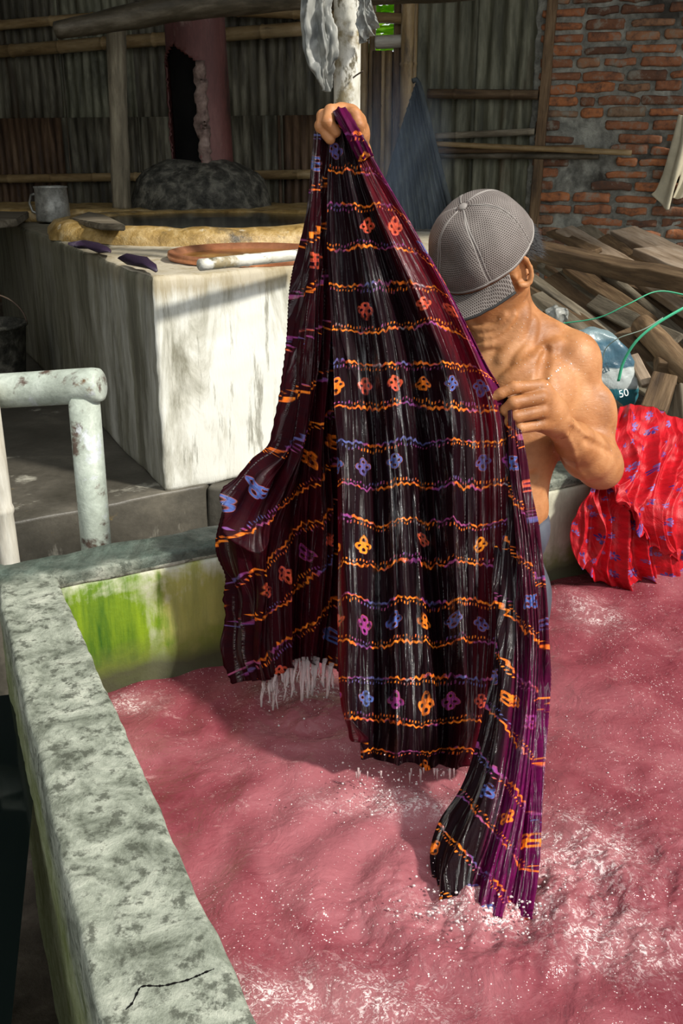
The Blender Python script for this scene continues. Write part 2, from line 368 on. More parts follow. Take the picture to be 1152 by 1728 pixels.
# dye water
def water_mat():
    b = MB('pink_dye_water'); v = b.tc('Object')
    n1 = b.noise(v, 2.4, 6, .6, .8); n2 = b.noise(b.map(v, (1, 1.5, 1), (3, 1, 0), (0, 0, .6)), 16, 8, .7, 1.6); n3 = b.noise(v, 110, 5, .75); n4 = b.noise(v, 7, 7, .65, 1.2)
    col = b.ramp(n1, [(.36, (.165, .028, .040)), (.5, (.25, .060, .075)), (.62, (.33, .105, .122))])
    veil = b.ramp(n4, [(.50, 0), (.72, .30)]); col = b.mix(veil, col, (.42, .15, .165))
    fa = b.sep(b.n('ShaderNodeAttribute', attribute_name='dye').outputs['Color'])[0]  # mask of the pale patches: froth and painted highlights
    # scum: fine pale froth, denser in drifting patches
    vo = b.voro(v, 210, 'F1'); dens = b.ramp(b.noise(v, 3.1, 5, .6, .7), [(.40, .10), (.68, .30)])
    spk = b.math('LESS_THAN', vo, dens)
    spk = b.math('MULTIPLY', spk, b.ramp(n3, [(.50, 0), (.60, 1)]))
    spk2 = b.math('MULTIPLY', b.ramp(b.noise(v, 75, 6, .8, 2.2), [(.50, 0), (.57, 1)]), b.ramp(b.noise(v, 20, 6, .75, 1.), [(.45, 0), (.55, 1)]))
    spk = b.math('MAXIMUM', spk, b.math('MULTIPLY', spk2, fa)); col = b.mix(b.math('MULTIPLY', fa, .35), col, (.50, .24, .25))  # pale patches: splash froth, plus highlights painted on the open water
    col = b.mix(b.math('MULTIPLY', spk, .88), col, (.92, .78, .77))
    fo = b.math('MULTIPLY', b.ramp(n2, [(.57, 0), (.68, 1)]), b.ramp(n3, [(.45, 0), (.58, 1)])); col = b.mix(b.math('MULTIPLY', fo, .45), col, (.62, .38, .37))
    w1 = b.noise(v, 14, 5, .6, 1.2); w2 = b.noise(v, 45, 4, .6, .8)
    h = b.math('ADD', b.math('MULTIPLY', w1, 1.), b.math('MULTIPLY', w2, .4))
    nrm = b.bump(h, .6, .009)
    return b.out(col, b.ramp(spk, [(0, .08), (1, .5)]), nrm, Specular_IOR_Level=.5, IOR=1.33, Subsurface_Weight=.0)
M['water'] = water_mat()
def drip_mat():
    b = MB('falling_pink_water'); v = b.tc('Object'); n = b.noise(b.map(v, (1, 1, .15)), 60, 4, .6)
    return b.out((.93, .80, .80), .05, b.bump(n, .6, .01), Transmission_Weight=.72, IOR=1.33, Specular_IOR_Level=.8)
M['drip'] = drip_mat()
M['darkwater'] = MB('still_dark_water').out((.006, .010, .009), .06, Specular_IOR_Level=.5)
def liquid(name, col, rough=.12):
    b = MB(name); v = b.tc('Object'); n = b.noise(v, 18, 4, .6)
    c = b.mix(b.ramp(b.noise(v, 7, 6, .65), [(.4, 0), (.7, .6)]), col, tuple(x*.35 for x in col))
    return b.out(c, rough, b.bump(n, .2, .004), Specular_IOR_Level=.5)
M['brownliquid'] = liquid('brown_dye_liquor', (.34, .16, .035)); M['blackliquid'] = liquid('black_wax_water', (.03, .03, .024))

# cloth
def batik_mat(name, base, red, hemcol):
    b = MB(name); uv = b.tc('UV'); U, V, _ = b.sep(uv); ob = b.tc('Object')
    wob = b.math('ADD', b.math('MULTIPLY', b.math('SUBTRACT', b.noise(uv, 1.6, 3, .5), .5), .30), b.math('MULTIPLY', b.math('SUBTRACT', b.noise(b.map(uv, (5, .7, 1)), 1.4, 2, .5), .5), .12))
    Vw = b.math('ADD', V, wob); fv = b.math('SUBTRACT', b.math('FRACT', b.math('ADD', Vw, .5)), .5); av = b.math('ABSOLUTE', fv)
    # wave line
    tri = b.math('PINGPONG', b.math('MULTIPLY', U, 13.), .5); tri = b.math('SUBTRACT', tri, .25)
    w = b.math('ABSOLUTE', b.math('SUBTRACT', b.math('SUBTRACT', av, .285), b.math('MULTIPLY', tri, .050)))
    line = b.ramp(w, [(.010, 1), (.019, 0)])
    # tick row on the flower side of the line
    tk = b.math('SUBTRACT', b.math('PINGPONG', b.math('ADD', b.math('MULTIPLY', U, 26.), b.math('MULTIPLY', fv, 3.)), .5), .25)
    tm = b.ramp(tk, [(.02, 0), (.10, 1)])
    wa = b.math('ABSOLUTE', b.math('SUBTRACT', b.math('SUBTRACT', av, .222), b.math('MULTIPLY', b.math('SUBTRACT', b.math('PINGPONG', b.math('MULTIPLY', U, 7.), .5), .25), .05)))
    tick = b.math('MULTIPLY', tm, b.ramp(wa, [(.012, 1), (.019, 0)]))
    # four-ring flowers
    Uf = b.math('ADD', U, b.math('MULTIPLY', b.math('FLOOR', b.math('ADD', V, .5)), .37))
    cu = b.math('DIVIDE', b.math('SUBTRACT', b.math('FRACT', b.math('MULTIPLY', Uf, 2.7)), .5), 2.7)
    jit = b.math('MULTIPLY', b.math('SUBTRACT', b.noise(b.comb(b.math('FLOOR', b.math('MULTIPLY', Uf, 2.7)), b.math('FLOOR', b.math('ADD', V, .5)), 0.), 3.7, 0), .5), .12)
    jy = b.math('MULTIPLY', b.math('SUBTRACT', b.noise(b.comb(b.math('FLOOR', b.math('MULTIPLY', Uf, 2.7)), b.math('FLOOR', b.math('ADD', V, .5)), 4.), 3.1, 0), .5), .09)
    x = b.math('ABSOLUTE', b.math('ADD', cu, jit)); y = b.math('ABSOLUTE', b.math('ADD', fv, jy))
    def ring(cx, cy, r):
        dx = b.math('SUBTRACT', x, cx); dy = b.math('SUBTRACT', y, cy)
        d = b.math('SQRT', b.math('ADD', b.math('MULTIPLY', dx, dx), b.math('MULTIPLY', dy, dy)))
        return b.ramp(b.math('ABSOLUTE', b.math('SUBTRACT', d, r)), [(.011, 1), (.020, 0)])
    flo = b.math('MAXIMUM', ring(0., .060, .036), ring(.048, 0., .034))
    pres = b.math('GREATER_THAN', b.noise(b.comb(b.math('FLOOR', b.math('MULTIPLY', Uf, 2.7)), b.math('FLOOR', b.math('ADD', V, .5)), 2.), 5.3, 0), .40)
    flo = b.math('MULTIPLY', flo, pres)
    mask = b.math('MAXIMUM', b.math('MAXIMUM', line, tick), flo)
    cn = b.noise(b.map(uv, (1.3, 2.1, 1)), 1.7, 2, .5)
    pc = b.ramp(cn, [(0, (.07, .16, .50)), (.36, (.10, .10, .26)), (.40, (.26, .04, .20)), (.455, (.36, .08, .18)), (.475, (.85, .15, .02)), (.60, (1.0, .27, .02)), (.66, (.85, .13, .03)), (.72, (.30, .28, .32))])
    fade = b.ramp(b.noise(b.map(uv, (3.5, 1, 1)), 4, 5, .7), [(.38, .05), (.53, 1)])
    cell = b.comb(b.math('FLOOR', b.math('MULTIPLY', Uf, 2.7)), b.math('FLOOR', b.math('ADD', V, .5)), 7.)
    fc = b.ramp(b.noise(cell, 2.9, 0), [(0, (.07, .12, .36)), (.38, (.10, .09, .28)), (.44, (.30, .04, .22)), (.49, (.95, .22, .02)), (.57, (1., .30, .02)), (.62, (.70, .10, .05))], 'CONSTANT')
    pc = b.mix(flo, pc, fc); mask = b.math('MULTIPLY', mask, fade)
    # near-black dye; wine red and purple paint in light glowing through single cloth
    at = b.n('ShaderNodeAttribute', attribute_name='dye'); dr = b.sep(at.outputs['Color'])  # tint masks of the painted-in light, red and hem purple
    col = b.mix(dr[0], base, red); col = b.mix(dr[1], col, hemcol)
    col = b.mix(b.math('MULTIPLY', b.ramp(b.noise(b.map(uv, (5, .6, 1)), 3, 5, .6), [(.4, 0), (.7, .5)]), 1.), col, (.006, .002, .006))
    col = b.mix(mask, col, pc)
    # wrinkles of wet cotton clinging in long creases that run with the folds
    fu = b.n('ShaderNodeUVMap', uv_map='Fold').outputs[0]; fx, fy, _ = b.sep(fu)
    f1 = b.noise(b.map(fu, (4, .5, 1)), 3.2, 4, .55, .6); f2 = b.noise(b.map(fu, (16, 5, 1)), 9, 4, .7, .3); f3 = b.noise(ob, 260, 3, .7)
    h = b.math('ADD', b.math('MULTIPLY', f1, .7), b.math('ADD', b.math('MULTIPLY', f2, .12), b.math('MULTIPLY', f3, .03)))
    wet = b.noise(b.map(uv, (1.2, .45, 1), (1, 2, 0)), 2.0, 3, .5)
    stk = b.ramp(b.noise(b.map(fu, (7, .30, 1), (3, 1, 0)), 2.2, 5, .65, .2), [(.530, 0), (.57, 1)])
    mid = b.math('SUBTRACT', 1., b.math('ABSOLUTE', b.math('DIVIDE', b.math('SUBTRACT', V, 2.2), 2.6)))
    lowp = b.ramp(b.math('ADD', wet, b.math('MULTIPLY', mid, .16)), [(.46, .22), (.60, 1)]); stk = b.math('MULTIPLY', stk, lowp)
    wx = b.math('ADD', b.math('MULTIPLY', fx, 5.3), b.math('MULTIPLY', b.noise(b.map(fu, (1, .25, 1)), 1.5, 2, .5), 1.6))
    ln = b.ramp(b.math('ABSOLUTE', b.math('SUBTRACT', b.math('FRACT', wx), .5)), [(.018, 1), (.05, 0)])
    ln = b.math('MULTIPLY', ln, b.ramp(b.noise(b.map(fu, (6, 14, 1)), 3, 3, .7), [(.42, 0), (.50, 1)])); ln = b.math('MULTIPLY', ln, b.ramp(b.noise(b.map(fu, (2, .35, 1), (5, 5, 0)), 1.7, 2, .5), [(.42, 0), (.52, 1)]))
    stk = b.math('MAXIMUM', stk, ln)
    nn_ = b.bump(b.math('MULTIPLY', b.math('MULTIPLY', b.noise(b.map(ob, (1, 1, .4)), 190, 4, .75), stk), 1.), .75, .0035, b.bump(h, .45, .008))
    return b.out(col, b.ramp(stk, [(0, .55), (1, .17)]), nn_, Specular_IOR_Level=b.ramp(stk, [(0, .07), (1, 1.)]), Coat_Weight=stk, Coat_Roughness=.12, Coat_Normal=nn_, Coat_IOR=1.6)
M['batik'] = batik_mat('wet_batik_cotton', (.0080, .0008, .0022), (.125, .0006, .008), (.120, .002, .058))
def redcloth_mat():
    b = MB('red_floral_cotton'); uv = b.tc('UV')
    vo = b.n('ShaderNodeTexVoronoi', feature='F1'); b.put(vo.inputs['Vector'], uv); vo.inputs['Scale'].default_value = 1.0; vo.inputs['Randomness'].default_value = .75
    sb = b.n('ShaderNodeVectorMath', operation='SUBTRACT'); b.put(sb.inputs[0], uv); b.put(sb.inputs[1], vo.outputs['Position'])
    x, y, _ = b.sep(sb.outputs[0]); r = b.math('SQRT', b.math('ADD', b.math('MULTIPLY', x, x), b.math('MULTIPLY', y, y))); th = b.math('ARCTAN2', y, x)
    pet = b.math('ABSOLUTE', b.math('SINE', b.math('MULTIPLY', th, 4.)))
    sz = b.math('ADD', .10, b.math('MULTIPLY', b.sep(vo.outputs['Color'])[0], .20))
    f = b.math('MULTIPLY', b.math('LESS_THAN', r, b.math('MULTIPLY', sz, b.math('ADD', .45, b.math('MULTIPLY', pet, .6)))), b.math('GREATER_THAN', pet, .35))
    f = b.math('MULTIPLY', f, b.math('GREATER_THAN', r, b.math('MULTIPLY', sz, .25)))
    pc = b.mix(b.ramp(b.noise(uv, 2, 2), [(.4, 0), (.6, 1)]), (.045, .015, .16), (.24, .16, .46))
    col = b.mix(b.ramp(b.noise(uv, 3, 4), [(.3, 0), (.7, 1)]), (.34, .003, .008), (.60, .008, .018)); col = b.mix(f, col, pc)
    h = b.math('ADD', b.noise(b.map(uv, (1.2, .4, 1)), 1.6, 5, .6, .8), b.math('MULTIPLY', b.noise(uv, 30, 3), .1))
    return b.out(col, .42, b.bump(h, .6, .012), Specular_IOR_Level=.4)
M['redcloth'] = redcloth_mat()
def skin_mat():
    b = MB('sunlit_brown_skin'); v = b.tc('Object')
    n1 = b.noise(v, 9, 5, .6); n2 = b.noise(v, 160, 4, .65); n3 = b.noise(b.map(v, (1, 1, 2.4)), 55, 6, .65, .8)
    col = b.ramp(n1, [(.36, (.30, .115, .036)), (.5, (.45, .19, .068)), (.64, (.56, .27, .115))])
    spots = b.ramp(b.voro(v, 70), [(.03, 1), (.07, 0)]); spots = b.math('MULTIPLY', spots, b.ramp(b.noise(v, 12, 2), [(.52, 0), (.6, .6)])); col = b.mix(spots, col, (.10, .035, .02))
    h = b.math('ADD', b.math('MULTIPLY', n3, .6), b.math('MULTIPLY', n2, .25))
    return b.out(col, b.ramp(n3, [(.35, .42), (.65, .60)]), b.bump(h, .45, .004), Subsurface_Weight=.06, Subsurface_Radius=(.012, .004, .002), Subsurface_Scale=.6, Specular_IOR_Level=.45)
M['skin'] = skin_mat()
M['nail'] = MB('fingernail').out((.62, .40, .26), .35, Specular_IOR_Level=.5)
M['lip'] = MB('lip').out((.30, .10, .07), .45)
def fabric(name, c, rough=.8, k=500, var=.3):
    b = MB(name); v = b.tc('Object'); n = b.noise(v, 14, 6, .6); n2 = b.noise(v, k, 2)
    col = b.mix(b.ramp(n, [(.3, 0), (.7, 1)]), tuple(x*(1-var) for x in c), c)
    return b.out(col, rough, b.bump(b.math('ADD', n, b.math('MULTIPLY', n2, .3)), .35, .006))
M['trousers'] = fabric('slate_blue_trousers', (.075, .085, .11), .6)
M['hair'] = MB('greying_hair').out((.055, .055, .055), .45)
M['cream'] = fabric('cream_knit', (.62, .56, .40), .9)
M['strapblack'] = fabric('black_elastic', (.02, .02, .02), .7)
def cap_mat():
    b = MB('open_mesh_cap_fabric'); uv = b.tc('UV'); U, V, _ = b.sep(uv)
    row = b.math('FLOOR', V); uu = b.math('ADD', U, b.math('MULTIPLY', b.math('MODULO', row, 2.), .5))
    x = b.math('SUBTRACT', b.math('FRACT', uu), .5); y = b.math('SUBTRACT', b.math('FRACT', V), .5)
    d = b.math('SQRT', b.math('ADD', b.math('MULTIPLY', x, x), b.math('MULTIPLY', y, y)))
    hole = b.ramp(d, [(.28, 1), (.40, 0)])
    n = b.noise(b.tc('Object'), 18, 4, .6)
    th = b.mix(b.ramp(n, [(.35, 0), (.65, 1)]), (.19, .165, .150), (.29, .255, .235))
    col = b.mix(hole, th, (.055, .042, .036))
    return b.out(col, .65, b.bump(b.math('SUBTRACT', 1., hole), .6, .002), Specular_IOR_Level=.35)
M['cap'] = cap_mat()
M['capseam'] = fabric('cap_seam_tape', (.34, .31, .285), .7)
def plastic_mat():
    b = MB('crumpled_clear_plastic'); v = b.tc('Object'); n = b.noise(b.map(v, (1, 1, .4)), 25, 5, .6, .5)
    return b.out(b.ramp(n, [(.35, (.20, .21, .20)), (.65, (.48, .48, .43))]), .38, b.bump(n, .5, .008), Transmission_Weight=.3, Specular_IOR_Level=.4, IOR=1.4)
M['plastic'] = plastic_mat()
M['sacktext_dark'] = MB('dark_print').out((.02, .05, .07), .6); M['sacktext_light'] = MB('pale_print').out((.80, .84, .82), .6)
def sack_mat():
    b = MB('teal_and_white_sack'); v = b.tc('Generated'); x, y, z = b.sep(v); n = b.noise(b.tc('Object'), 14, 4, .6, .5)
    f = b.math('ADD', z, b.math('MULTIPLY', b.math('SUBTRACT', n, .5), .12))
    col = b.ramp(f, [(0, (.03, .16, .20)), (.30, (.03, .17, .21)), (.32, (.42, .46, .45)), (.56, (.46, .50, .48)), (.58, (.03, .09, .13)), (.84, (.05, .13, .18)), (.90, (.20, .28, .30))])
    return b.out(col, .35, b.bump(n, .5, .015))
M['sack'] = sack_mat()
M['strap'] = MB('green_strapping').out((.06, .48, .26), .4)
M['string'] = MB('grey_green_string').out((.25, .33, .27), .6)
M['card'] = weathered('damp_cardboard', [(.3, (.14, .11, .08)), (.6, (.26, .21, .16))], 8, rough=.8, bump=.2)
M['leaf'] = weathered('sunlit_leaf', [(.3, (.16, .42, .01)), (.6, (.48, .80, .03))], 8, rough=.5, bump=.1)
lt = M['leaf'].node_tree; tr_ = lt.nodes.new('ShaderNodeBsdfTranslucent'); tr_.inputs[0].default_value = (.50, .90, .04, 1); mx_ = lt.nodes.new('ShaderNodeMixShader'); mx_.inputs[0].default_value = .7
lt.links.new(lt.nodes['Principled BSDF'].outputs[0], mx_.inputs[1]); lt.links.new(tr_.outputs[0], mx_.inputs[2]); lt.links.new(mx_.outputs[0], lt.nodes['Material Output'].inputs['Surface'])
M['nailmetal'] = MB('rusty_nail').out((.10, .07, .05), .5, Metallic=.6)
M['scrap'] = fabric('purple_scrap', (.035, .02, .045), .4)
M['roof'] = weathered('unseen_roof_sheet', [(.3, (.04, .04, .035)), (.7, (.10, .09, .08))], 3, rough=.8)

# ------------------------------------------------------------------ setting: ground, unseen roof
def flat(name, pts, z, mat, kind='structure', n=24, amp=.0, parent=None):
    P = [Vector((p[0], p[1], 0)) for p in pts]; V = []; 
    for i in range(n+1):
        for j in range(n+1):
            u, v = i/n, j/n; p = P[0]*(1-u)*(1-v)+P[1]*u*(1-v)+P[2]*u*v+P[3]*(1-u)*v
            V.append((p.x, p.y, z+(mn.noise(Vector((p.x*5, p.y*5, 1)))*amp)))
    F = [(i*(n+1)+j, (i+1)*(n+1)+j, (i+1)*(n+1)+j+1, i*(n+1)+j+1) for i in range(n) for j in range(n)]
    o = mesh(name, V, F, mat, parent); 
    if kind: o['kind'] = kind
    return o
flat('floor', [(-9, -7), (9, -7), (9, 9), (-9, 9)], 0, M['dirt'], n=40, amp=0.)
def wall_y(x): return 5.9-.4*x         # line of the back walls
# unseen corrugated roof over the work area, edge and height set to shade the back
def corr_sheet(name, P0, ux, uz, w, h, mat, pitch=.076, amp=.012, parent=None, curve=None, seg=6, hs=6, thick=.003):
    """corrugated sheet: P0 lower left, ux direction of width, uz direction of height; ridges run along uz"""
    ux = Vector(ux).normalized(); uz = Vector(uz).normalized(); nn = ux.cross(uz).normalized()
    nx = int(w/pitch*seg)+1; V = []
    for j in range(hs+1):
        for i in range(nx+1):
            x = w*i/nx; p = x; q = h*j/hs
            top = curve(x/w)*h if curve else h
            q = top*j/hs
            V.append((x, -amp*math.cos(2*PI*x/pitch)+.004*mn.noise(Vector((x*2, q*2, P0[0]*3))), q))
    F = [(j*(nx+1)+i, j*(nx+1)+i+1, (j+1)*(nx+1)+i+1, (j+1)*(nx+1)+i) for j in range(hs) for i in range(nx)]
    m = Matrix((ux, -nn, uz)).transposed().to_4x4(); m.translation = Vector(P0)
    o = mesh(name, V, F, mat, parent, True, mat4=m)
    s = o.modifiers.new('thickness', 'SOLIDIFY'); s.thickness = thick
    return o
ceil = empty('unseen_shade_roof', (0, 4, 3.4), kind='structure')
for k in range(4):
    corr_sheet('unseen_roof_sheet', (-3.6+k*1.72, 2.75, 3.38+.004*(k % 2)), (1, 0, 0), (0, 1, .02), 1.8, 5.8, M['roof'], parent=ceil)
lw = corr_sheet('wall_left_blocker', (-3.0, -.5, 0), (0, 1, 0), (0, 0, 1), 7.6, 3.0, M['sheet'], pitch=.1, amp=.015); lw['kind'] = 'structure'  # unseen wall added to keep the left of the scene dark

# back wall of old sheets
wd = Vector((1, -.4, 0)).normalized()
def wp(px, z=0, off=0):                # where the wall line is met under a pixel column (z free)
    a = (px-576)/1784.; y = 5.9/(1+.4*a); x = a*y
    n = Vector((-.4, -1, 0)).normalized(); return Vector((x, y, z))+n*off
wb = empty('wall_back', wp(340), kind='structure')
edges = [-190, -10, 110, 232, 350, 470, 610]
for k in range(len(edges)-1):
    A = wp(edges[k]); B = wp(edges[k+1]); w = (B-A).length+.03
    hi = 1.75; amp_ = [.006, .005, .007, .005, .006, .006][k]
    corr_sheet('metal_sheet', (A.x, A.y, .0), wd, (0, 0, 1), w, hi, M['sheet_rust'] if k in (0, 1, 5) else M['sheet'], pitch=.05 if k % 2 else .062, parent=wb, amp=amp_)
    A2 = A+Vector((.008, .035, 0))
    corr_sheet('metal_sheet', (A2.x, A2.y, hi-.10), wd, (0, 0, 1), w, 3.0-hi+.1, M['sheet'] if k != 2 else M['sheet_green'], parent=wb, pitch=.058, amp=amp_)
def rail(px0, py0, px1, py1, r, off, mat=None, name='bamboo_rail', parent=None, seed=0, r2=None, bend=0):
    def at(px, py):
        g = wp(px, 0, off); rr = ray(px, py); s = g.y/rr[1]; return Vector((rr[0]*s, g.y, EYE+rr[2]*s))
    return bamboo(name, at(px0, py0), at(px1, py1), r, mat or M['bamboo'], parent, node=.34, seed=seed, r2=r2, bend=bend)
rail(-80, 93, 515, 48, .036, .07, parent=wb, seed=1); rail(-70, 48, 350, 15, .028, .07, parent=wb, seed=2)
rail(370, 18, 690, 32, .026, .07, parent=wb, seed=3); rail(-70, 303, 525, 294, .026, .07, parent=wb, seed=4)
# slatted bit and green sheets to the right of the white post
wc = empty('wall_corner', wp(650), kind='structure')
for k in range(9):
    px = 604+k*11.2; A = wp(px, 0, .02+.015*(k % 2)); top = 2.06 if k in (3, 4, 5) else 3.0
    bamboo('bamboo_slat', (A.x, A.y, .05), (A.x+.01*math.sin(k), A.y, top), .026-.004*(k % 3), M['bamboo'] if k % 3 else M['brownwood'], wc, node=.42, seed=40+k)
A = wp(690, 0, .07); bamboo('bamboo_post', (A.x, A.y, .0), (A.x, A.y, 3.0), .035, M['bamboo'], wc, seed=61)
A = wp(640, 2.10, .06); B = wp(695, 2.10, .06); bamboo('bamboo_rail', A, B, .033, M['palebamboo'], wc, seed=62)
wg = empty('wall_right_sheet', wp(800), kind='structure'); wg.name = 'wall_side'
A = wp(700); B = wp(800); corr_sheet('metal_sheet', A, wd, (0, 0, 1), (B-A).length+.03, 3.0, M['sheet_green'], parent=wg, pitch=.078, amp=.014)
A = wp(800, 0, .012); B = wp(912); corr_sheet('metal_sheet', A, wd, (0, 0, 1), (B-A).length, 3.0, M['sheet_green'], parent=wg, pitch=.078, amp=.014)
rail(722, 158, 908, 160, .024, .06, M['brownwood'], 'wooden_rail', wg, 7); rail(734, 230, 902, 222, .017, .06, M['oldwood'], 'wooden_rail', wg, 8)
A = wp(903, 0, .03); plank('door_stud', (A.x, A.y, .3), (A.x+.06, A.y-.02, 3.0), .09, .05, M['brownwood'], wg, seed=4)
A = wp(600, 0, -.03); corr_sheet('metal_sheet', A, wd, (0, 0, 1), (wp(700)-wp(600)).length+.04, 2.06, M['sheet_rust'], parent=wc, pitch=.06, amp=.006)  # backing sheet added to block bright gaps between the slats
# brick wall
def bw(s, z, off=0):                   # s metres along the wall from its left end
    n = Vector((-.4, -1, 0)).normalized(); p = wp(912)+wd*s; return Vector((p.x, p.y, z))+n*off
n_ = Vector((-.4, -1, 0)).normalized()
c0, c1 = bw(-.06, 0), bw(3.2, 0)
fp = [c0+n_*.030, c1+n_*.030, c1-n_*.12, c0-n_*.12]
V, F = hexa(quadprism(fp, 0, 3.0), (130, 2, 130), .01, .010, 16, .006, 3)
wr = mesh('wall_right', V, F, M['mortar']); wr['kind'] = 'structure'
bms = []
for k in range(14):
    L = [.20, .19, .205, .10, .185, .15, .20, .12, .195, .07, .19, .20, .16, .11][k]; h = .040+.005*math.sin(k*2.1)
    c = [(0, -.03, 0), (L, -.03, 0), (L, .03, 0), (0, .03, 0), (0, -.03, h), (L, -.03, h), (L, .03, h), (0, .03, h)]
    V, F = hexa(c, (4, 1, 2), .010, .009, 14, .005, k)
    me = bpy.data.meshes.new('brick'); me.from_pydata([tuple(v) for v in V], [], F); me.polygons.foreach_set('use_smooth', [True]*len(F)); me.materials.append(M['brick']); bms.append((me, L))
winv = Matrix.Identity(4)
ang = math.atan2(wd.y, wd.x); rb = random.Random(3); pitch = .0575; zc = .86; nb = 0
while zc < 2.36:
    s = rb.uniform(-.05, .0)
    while s < 2.12:
        k = rb.randrange(14) if zc > 1.1 else rb.choice([3, 5, 7, 9, 0, 4])
        me, L = bms[k]; g = rb.uniform(.012, .03)
        inpatch = (.10 < s+L/2 < .34 and 1.33 < zc < 1.66) or (.15 < s+L/2 < .28 and 1.2 < zc < 1.7)
        if not (inpatch or (zc < 1.1 and rb.random() < .12) or nb >= 299):
            o = bpy.data.objects.new('brick', me); C.objects.link(o); nb += 1
            deep = -.006 if zc > 1.25 else -.012
            p = bw(max(s, -.03), zc+rb.uniform(-.004, .004), .022+deep+rb.uniform(-.004, .006)); o.location = p; o.rotation_euler = (rb.uniform(-.04, .04), rb.uniform(-.02, .02), ang+rb.uniform(-.02, .02)); o.parent = wr
        s += L+g
    zc += pitch
# leaves seen through the gap above the slats
tr = empty('leafy_bush', wp(650)+Vector((.1, .8, 0)), 'bright green bush glimpsed through the gap above the bamboo slats', 'bush')
tr.location.z = 0
V, F = tube([tr.location, tr.location+Vector((.05, .02, 1.2)), tr.location+Vector((0, 0, 2.3))], [.03, .025, .012], 8); mesh('stem', V, F, M['brownwood'], tr)
V = []; F = []
for k in range(650):
    c = tr.location+Vector((random.gauss(0, .20), random.gauss(.02, .14), random.uniform(2.05, 2.75))); s = random.uniform(.045, .08)
    R = Matrix.Rotation(random.uniform(0, 6.28), 3, 'Z') @ Matrix.Rotation(random.uniform(-1.2, 1.2), 3, 'X')
    i = len(V)
    for q in [(-1, 0, 0), (-.3, -.42, .05), (.6, -.3, .05), (1.2, 0, 0), (.6, .3, .05), (-.3, .42, .05)]: V.append(c+R @ (Vector(q)*s))
    F += [(i, i+1, i+2, i+3), (i, i+3, i+4, i+5)]
o = mesh('foliage', V, F, M['leaf'], tr, False); o['kind'] = 'stuff'

# ------------------------------------------------------------------ basin
Z_RIM = .86; Z_W = .60
e1 = Vector((.879, .476, 0)).normalized(); e2 = Vector((.413, -.911, 0)).normalized()
C0 = Vector((-.517, 1.656, 0)); nb1 = Vector((-e1.y, e1.x, 0)); nl = Vector((-.911, -.413, 0))
def E(s, t, z=0): p = C0+e1*s+e2*t; return Vector((p.x, p.y, z))
basin = empty('dyeing_basin', E(1, .8), 'weathered low concrete basin holding pink dye water, algae on its back wall', 'basin')
tb = .105; tl = .135
def local_wall(name, A, B, nrm, thick, z0, z1, mat, n, amp=.004, seed=0, r=.008, extra=0.):
    """wall with local x along its inner face and local z up"""
    d = (B-A).normalized(); L = (B-A).length; m = Matrix((d, nrm, Vector((0, 0, 1)))).transposed().to_4x4(); m.translation = Vector((A.x, A.y, 0))
    c = [(0, 0, z0), (L, 0, z0), (L, thick, z0), (0, thick, z0), (0, 0, z1), (L, 0, z1), (L, thick, z1), (0, thick, z1)]
    V, F = hexa(c, n, r, amp, 9, amp*.45, seed)
    return mesh(name, V, F, mat, basin, True, mat4=m)
# back wall: mossy inner skin plus coping
local_wall('back_wall', E(0, 0), E(2.5, 0), nb1, tb-.004, 0, Z_RIM-.022, M['moss'], (90, 3, 30), .003, 1)
fpb = [E(-.0, 0), E(2.5, 0), E(2.5, 0)+nb1*tb, E(-.14, 0)+nb1*tb]
V, F = hexa(quadprism(fpb, Z_RIM-.024, Z_RIM+.004), (110, 5, 2), .006, .005, 10, .003, 2)
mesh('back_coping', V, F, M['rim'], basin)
A0, A1 = C0+nb1*tb*1.02-e1*.13, C0
fpl = [Vector((-.665, 1.742, 0)), Vector((-.20+.09, .58-.0, 0)), E(0, 1.30), E(0, 0)]
fpl = [Vector((-.662, 1.735, 0)), Vector((-.168, .56, 0)), E(-.0, 1.32), E(-.0, 0)]
V, F = hexa(quadprism(fpl, 0, Z_RIM), (120, 14, 40), .008, .004, 9, .0022, 5)
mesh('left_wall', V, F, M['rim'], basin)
from mathutils.bvhtree import BVHTree
lwb = BVHTree.FromPolygons([tuple(q) for q in V], F)
fpr = [E(2.35, 0), E(2.35, 1.6), E(2.5, 1.6), E(2.5, 0)]; fpr = [fpr[1], fpr[2], fpr[3], fpr[0]]
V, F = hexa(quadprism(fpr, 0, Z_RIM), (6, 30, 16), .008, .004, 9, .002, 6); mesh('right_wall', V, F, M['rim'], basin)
fpn = [E(-.0, 1.45), E(2.5, 1.45), E(2.5, 1.32), E(-.0, 1.32)]
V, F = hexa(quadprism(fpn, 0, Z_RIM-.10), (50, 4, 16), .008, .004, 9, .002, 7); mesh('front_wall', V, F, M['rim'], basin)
# left wall crack is carried by a thin groove-like dark strip of geometry
cr = [Z(213, 1700, Z_RIM+.0012), Z(232, 1677, Z_RIM+.0012), Z(246, 1664, Z_RIM+.0012), Z(285, 1658, Z_RIM+.0012), Z(330, 1647, Z_RIM+.0012), Z(362, 1634, Z_RIM+.0012)]
CP = []
for q in catmull([tuple(p) for p in cr], 70):
    q = Vector(q)+Vector((mn.noise(Vector((q[0]*60, q[1]*60, 1)))*.005, mn.noise(Vector((q[0]*55, q[1]*60, 7)))*.006, 0)); hh = lwb.ray_cast(Vector((q.x, q.y, 1.2)), Vector((0, 0, -1)))
    CP.append((hh[0] if hh[0] is not None else q)+Vector((0, 0, .0001)))
V, F = tube(CP, [.0004+.0011*abs(math.sin(k*.37)*math.sin(k*.9)) for k in range(70)], 6); mesh('crack', V, F, M['black'], basin)
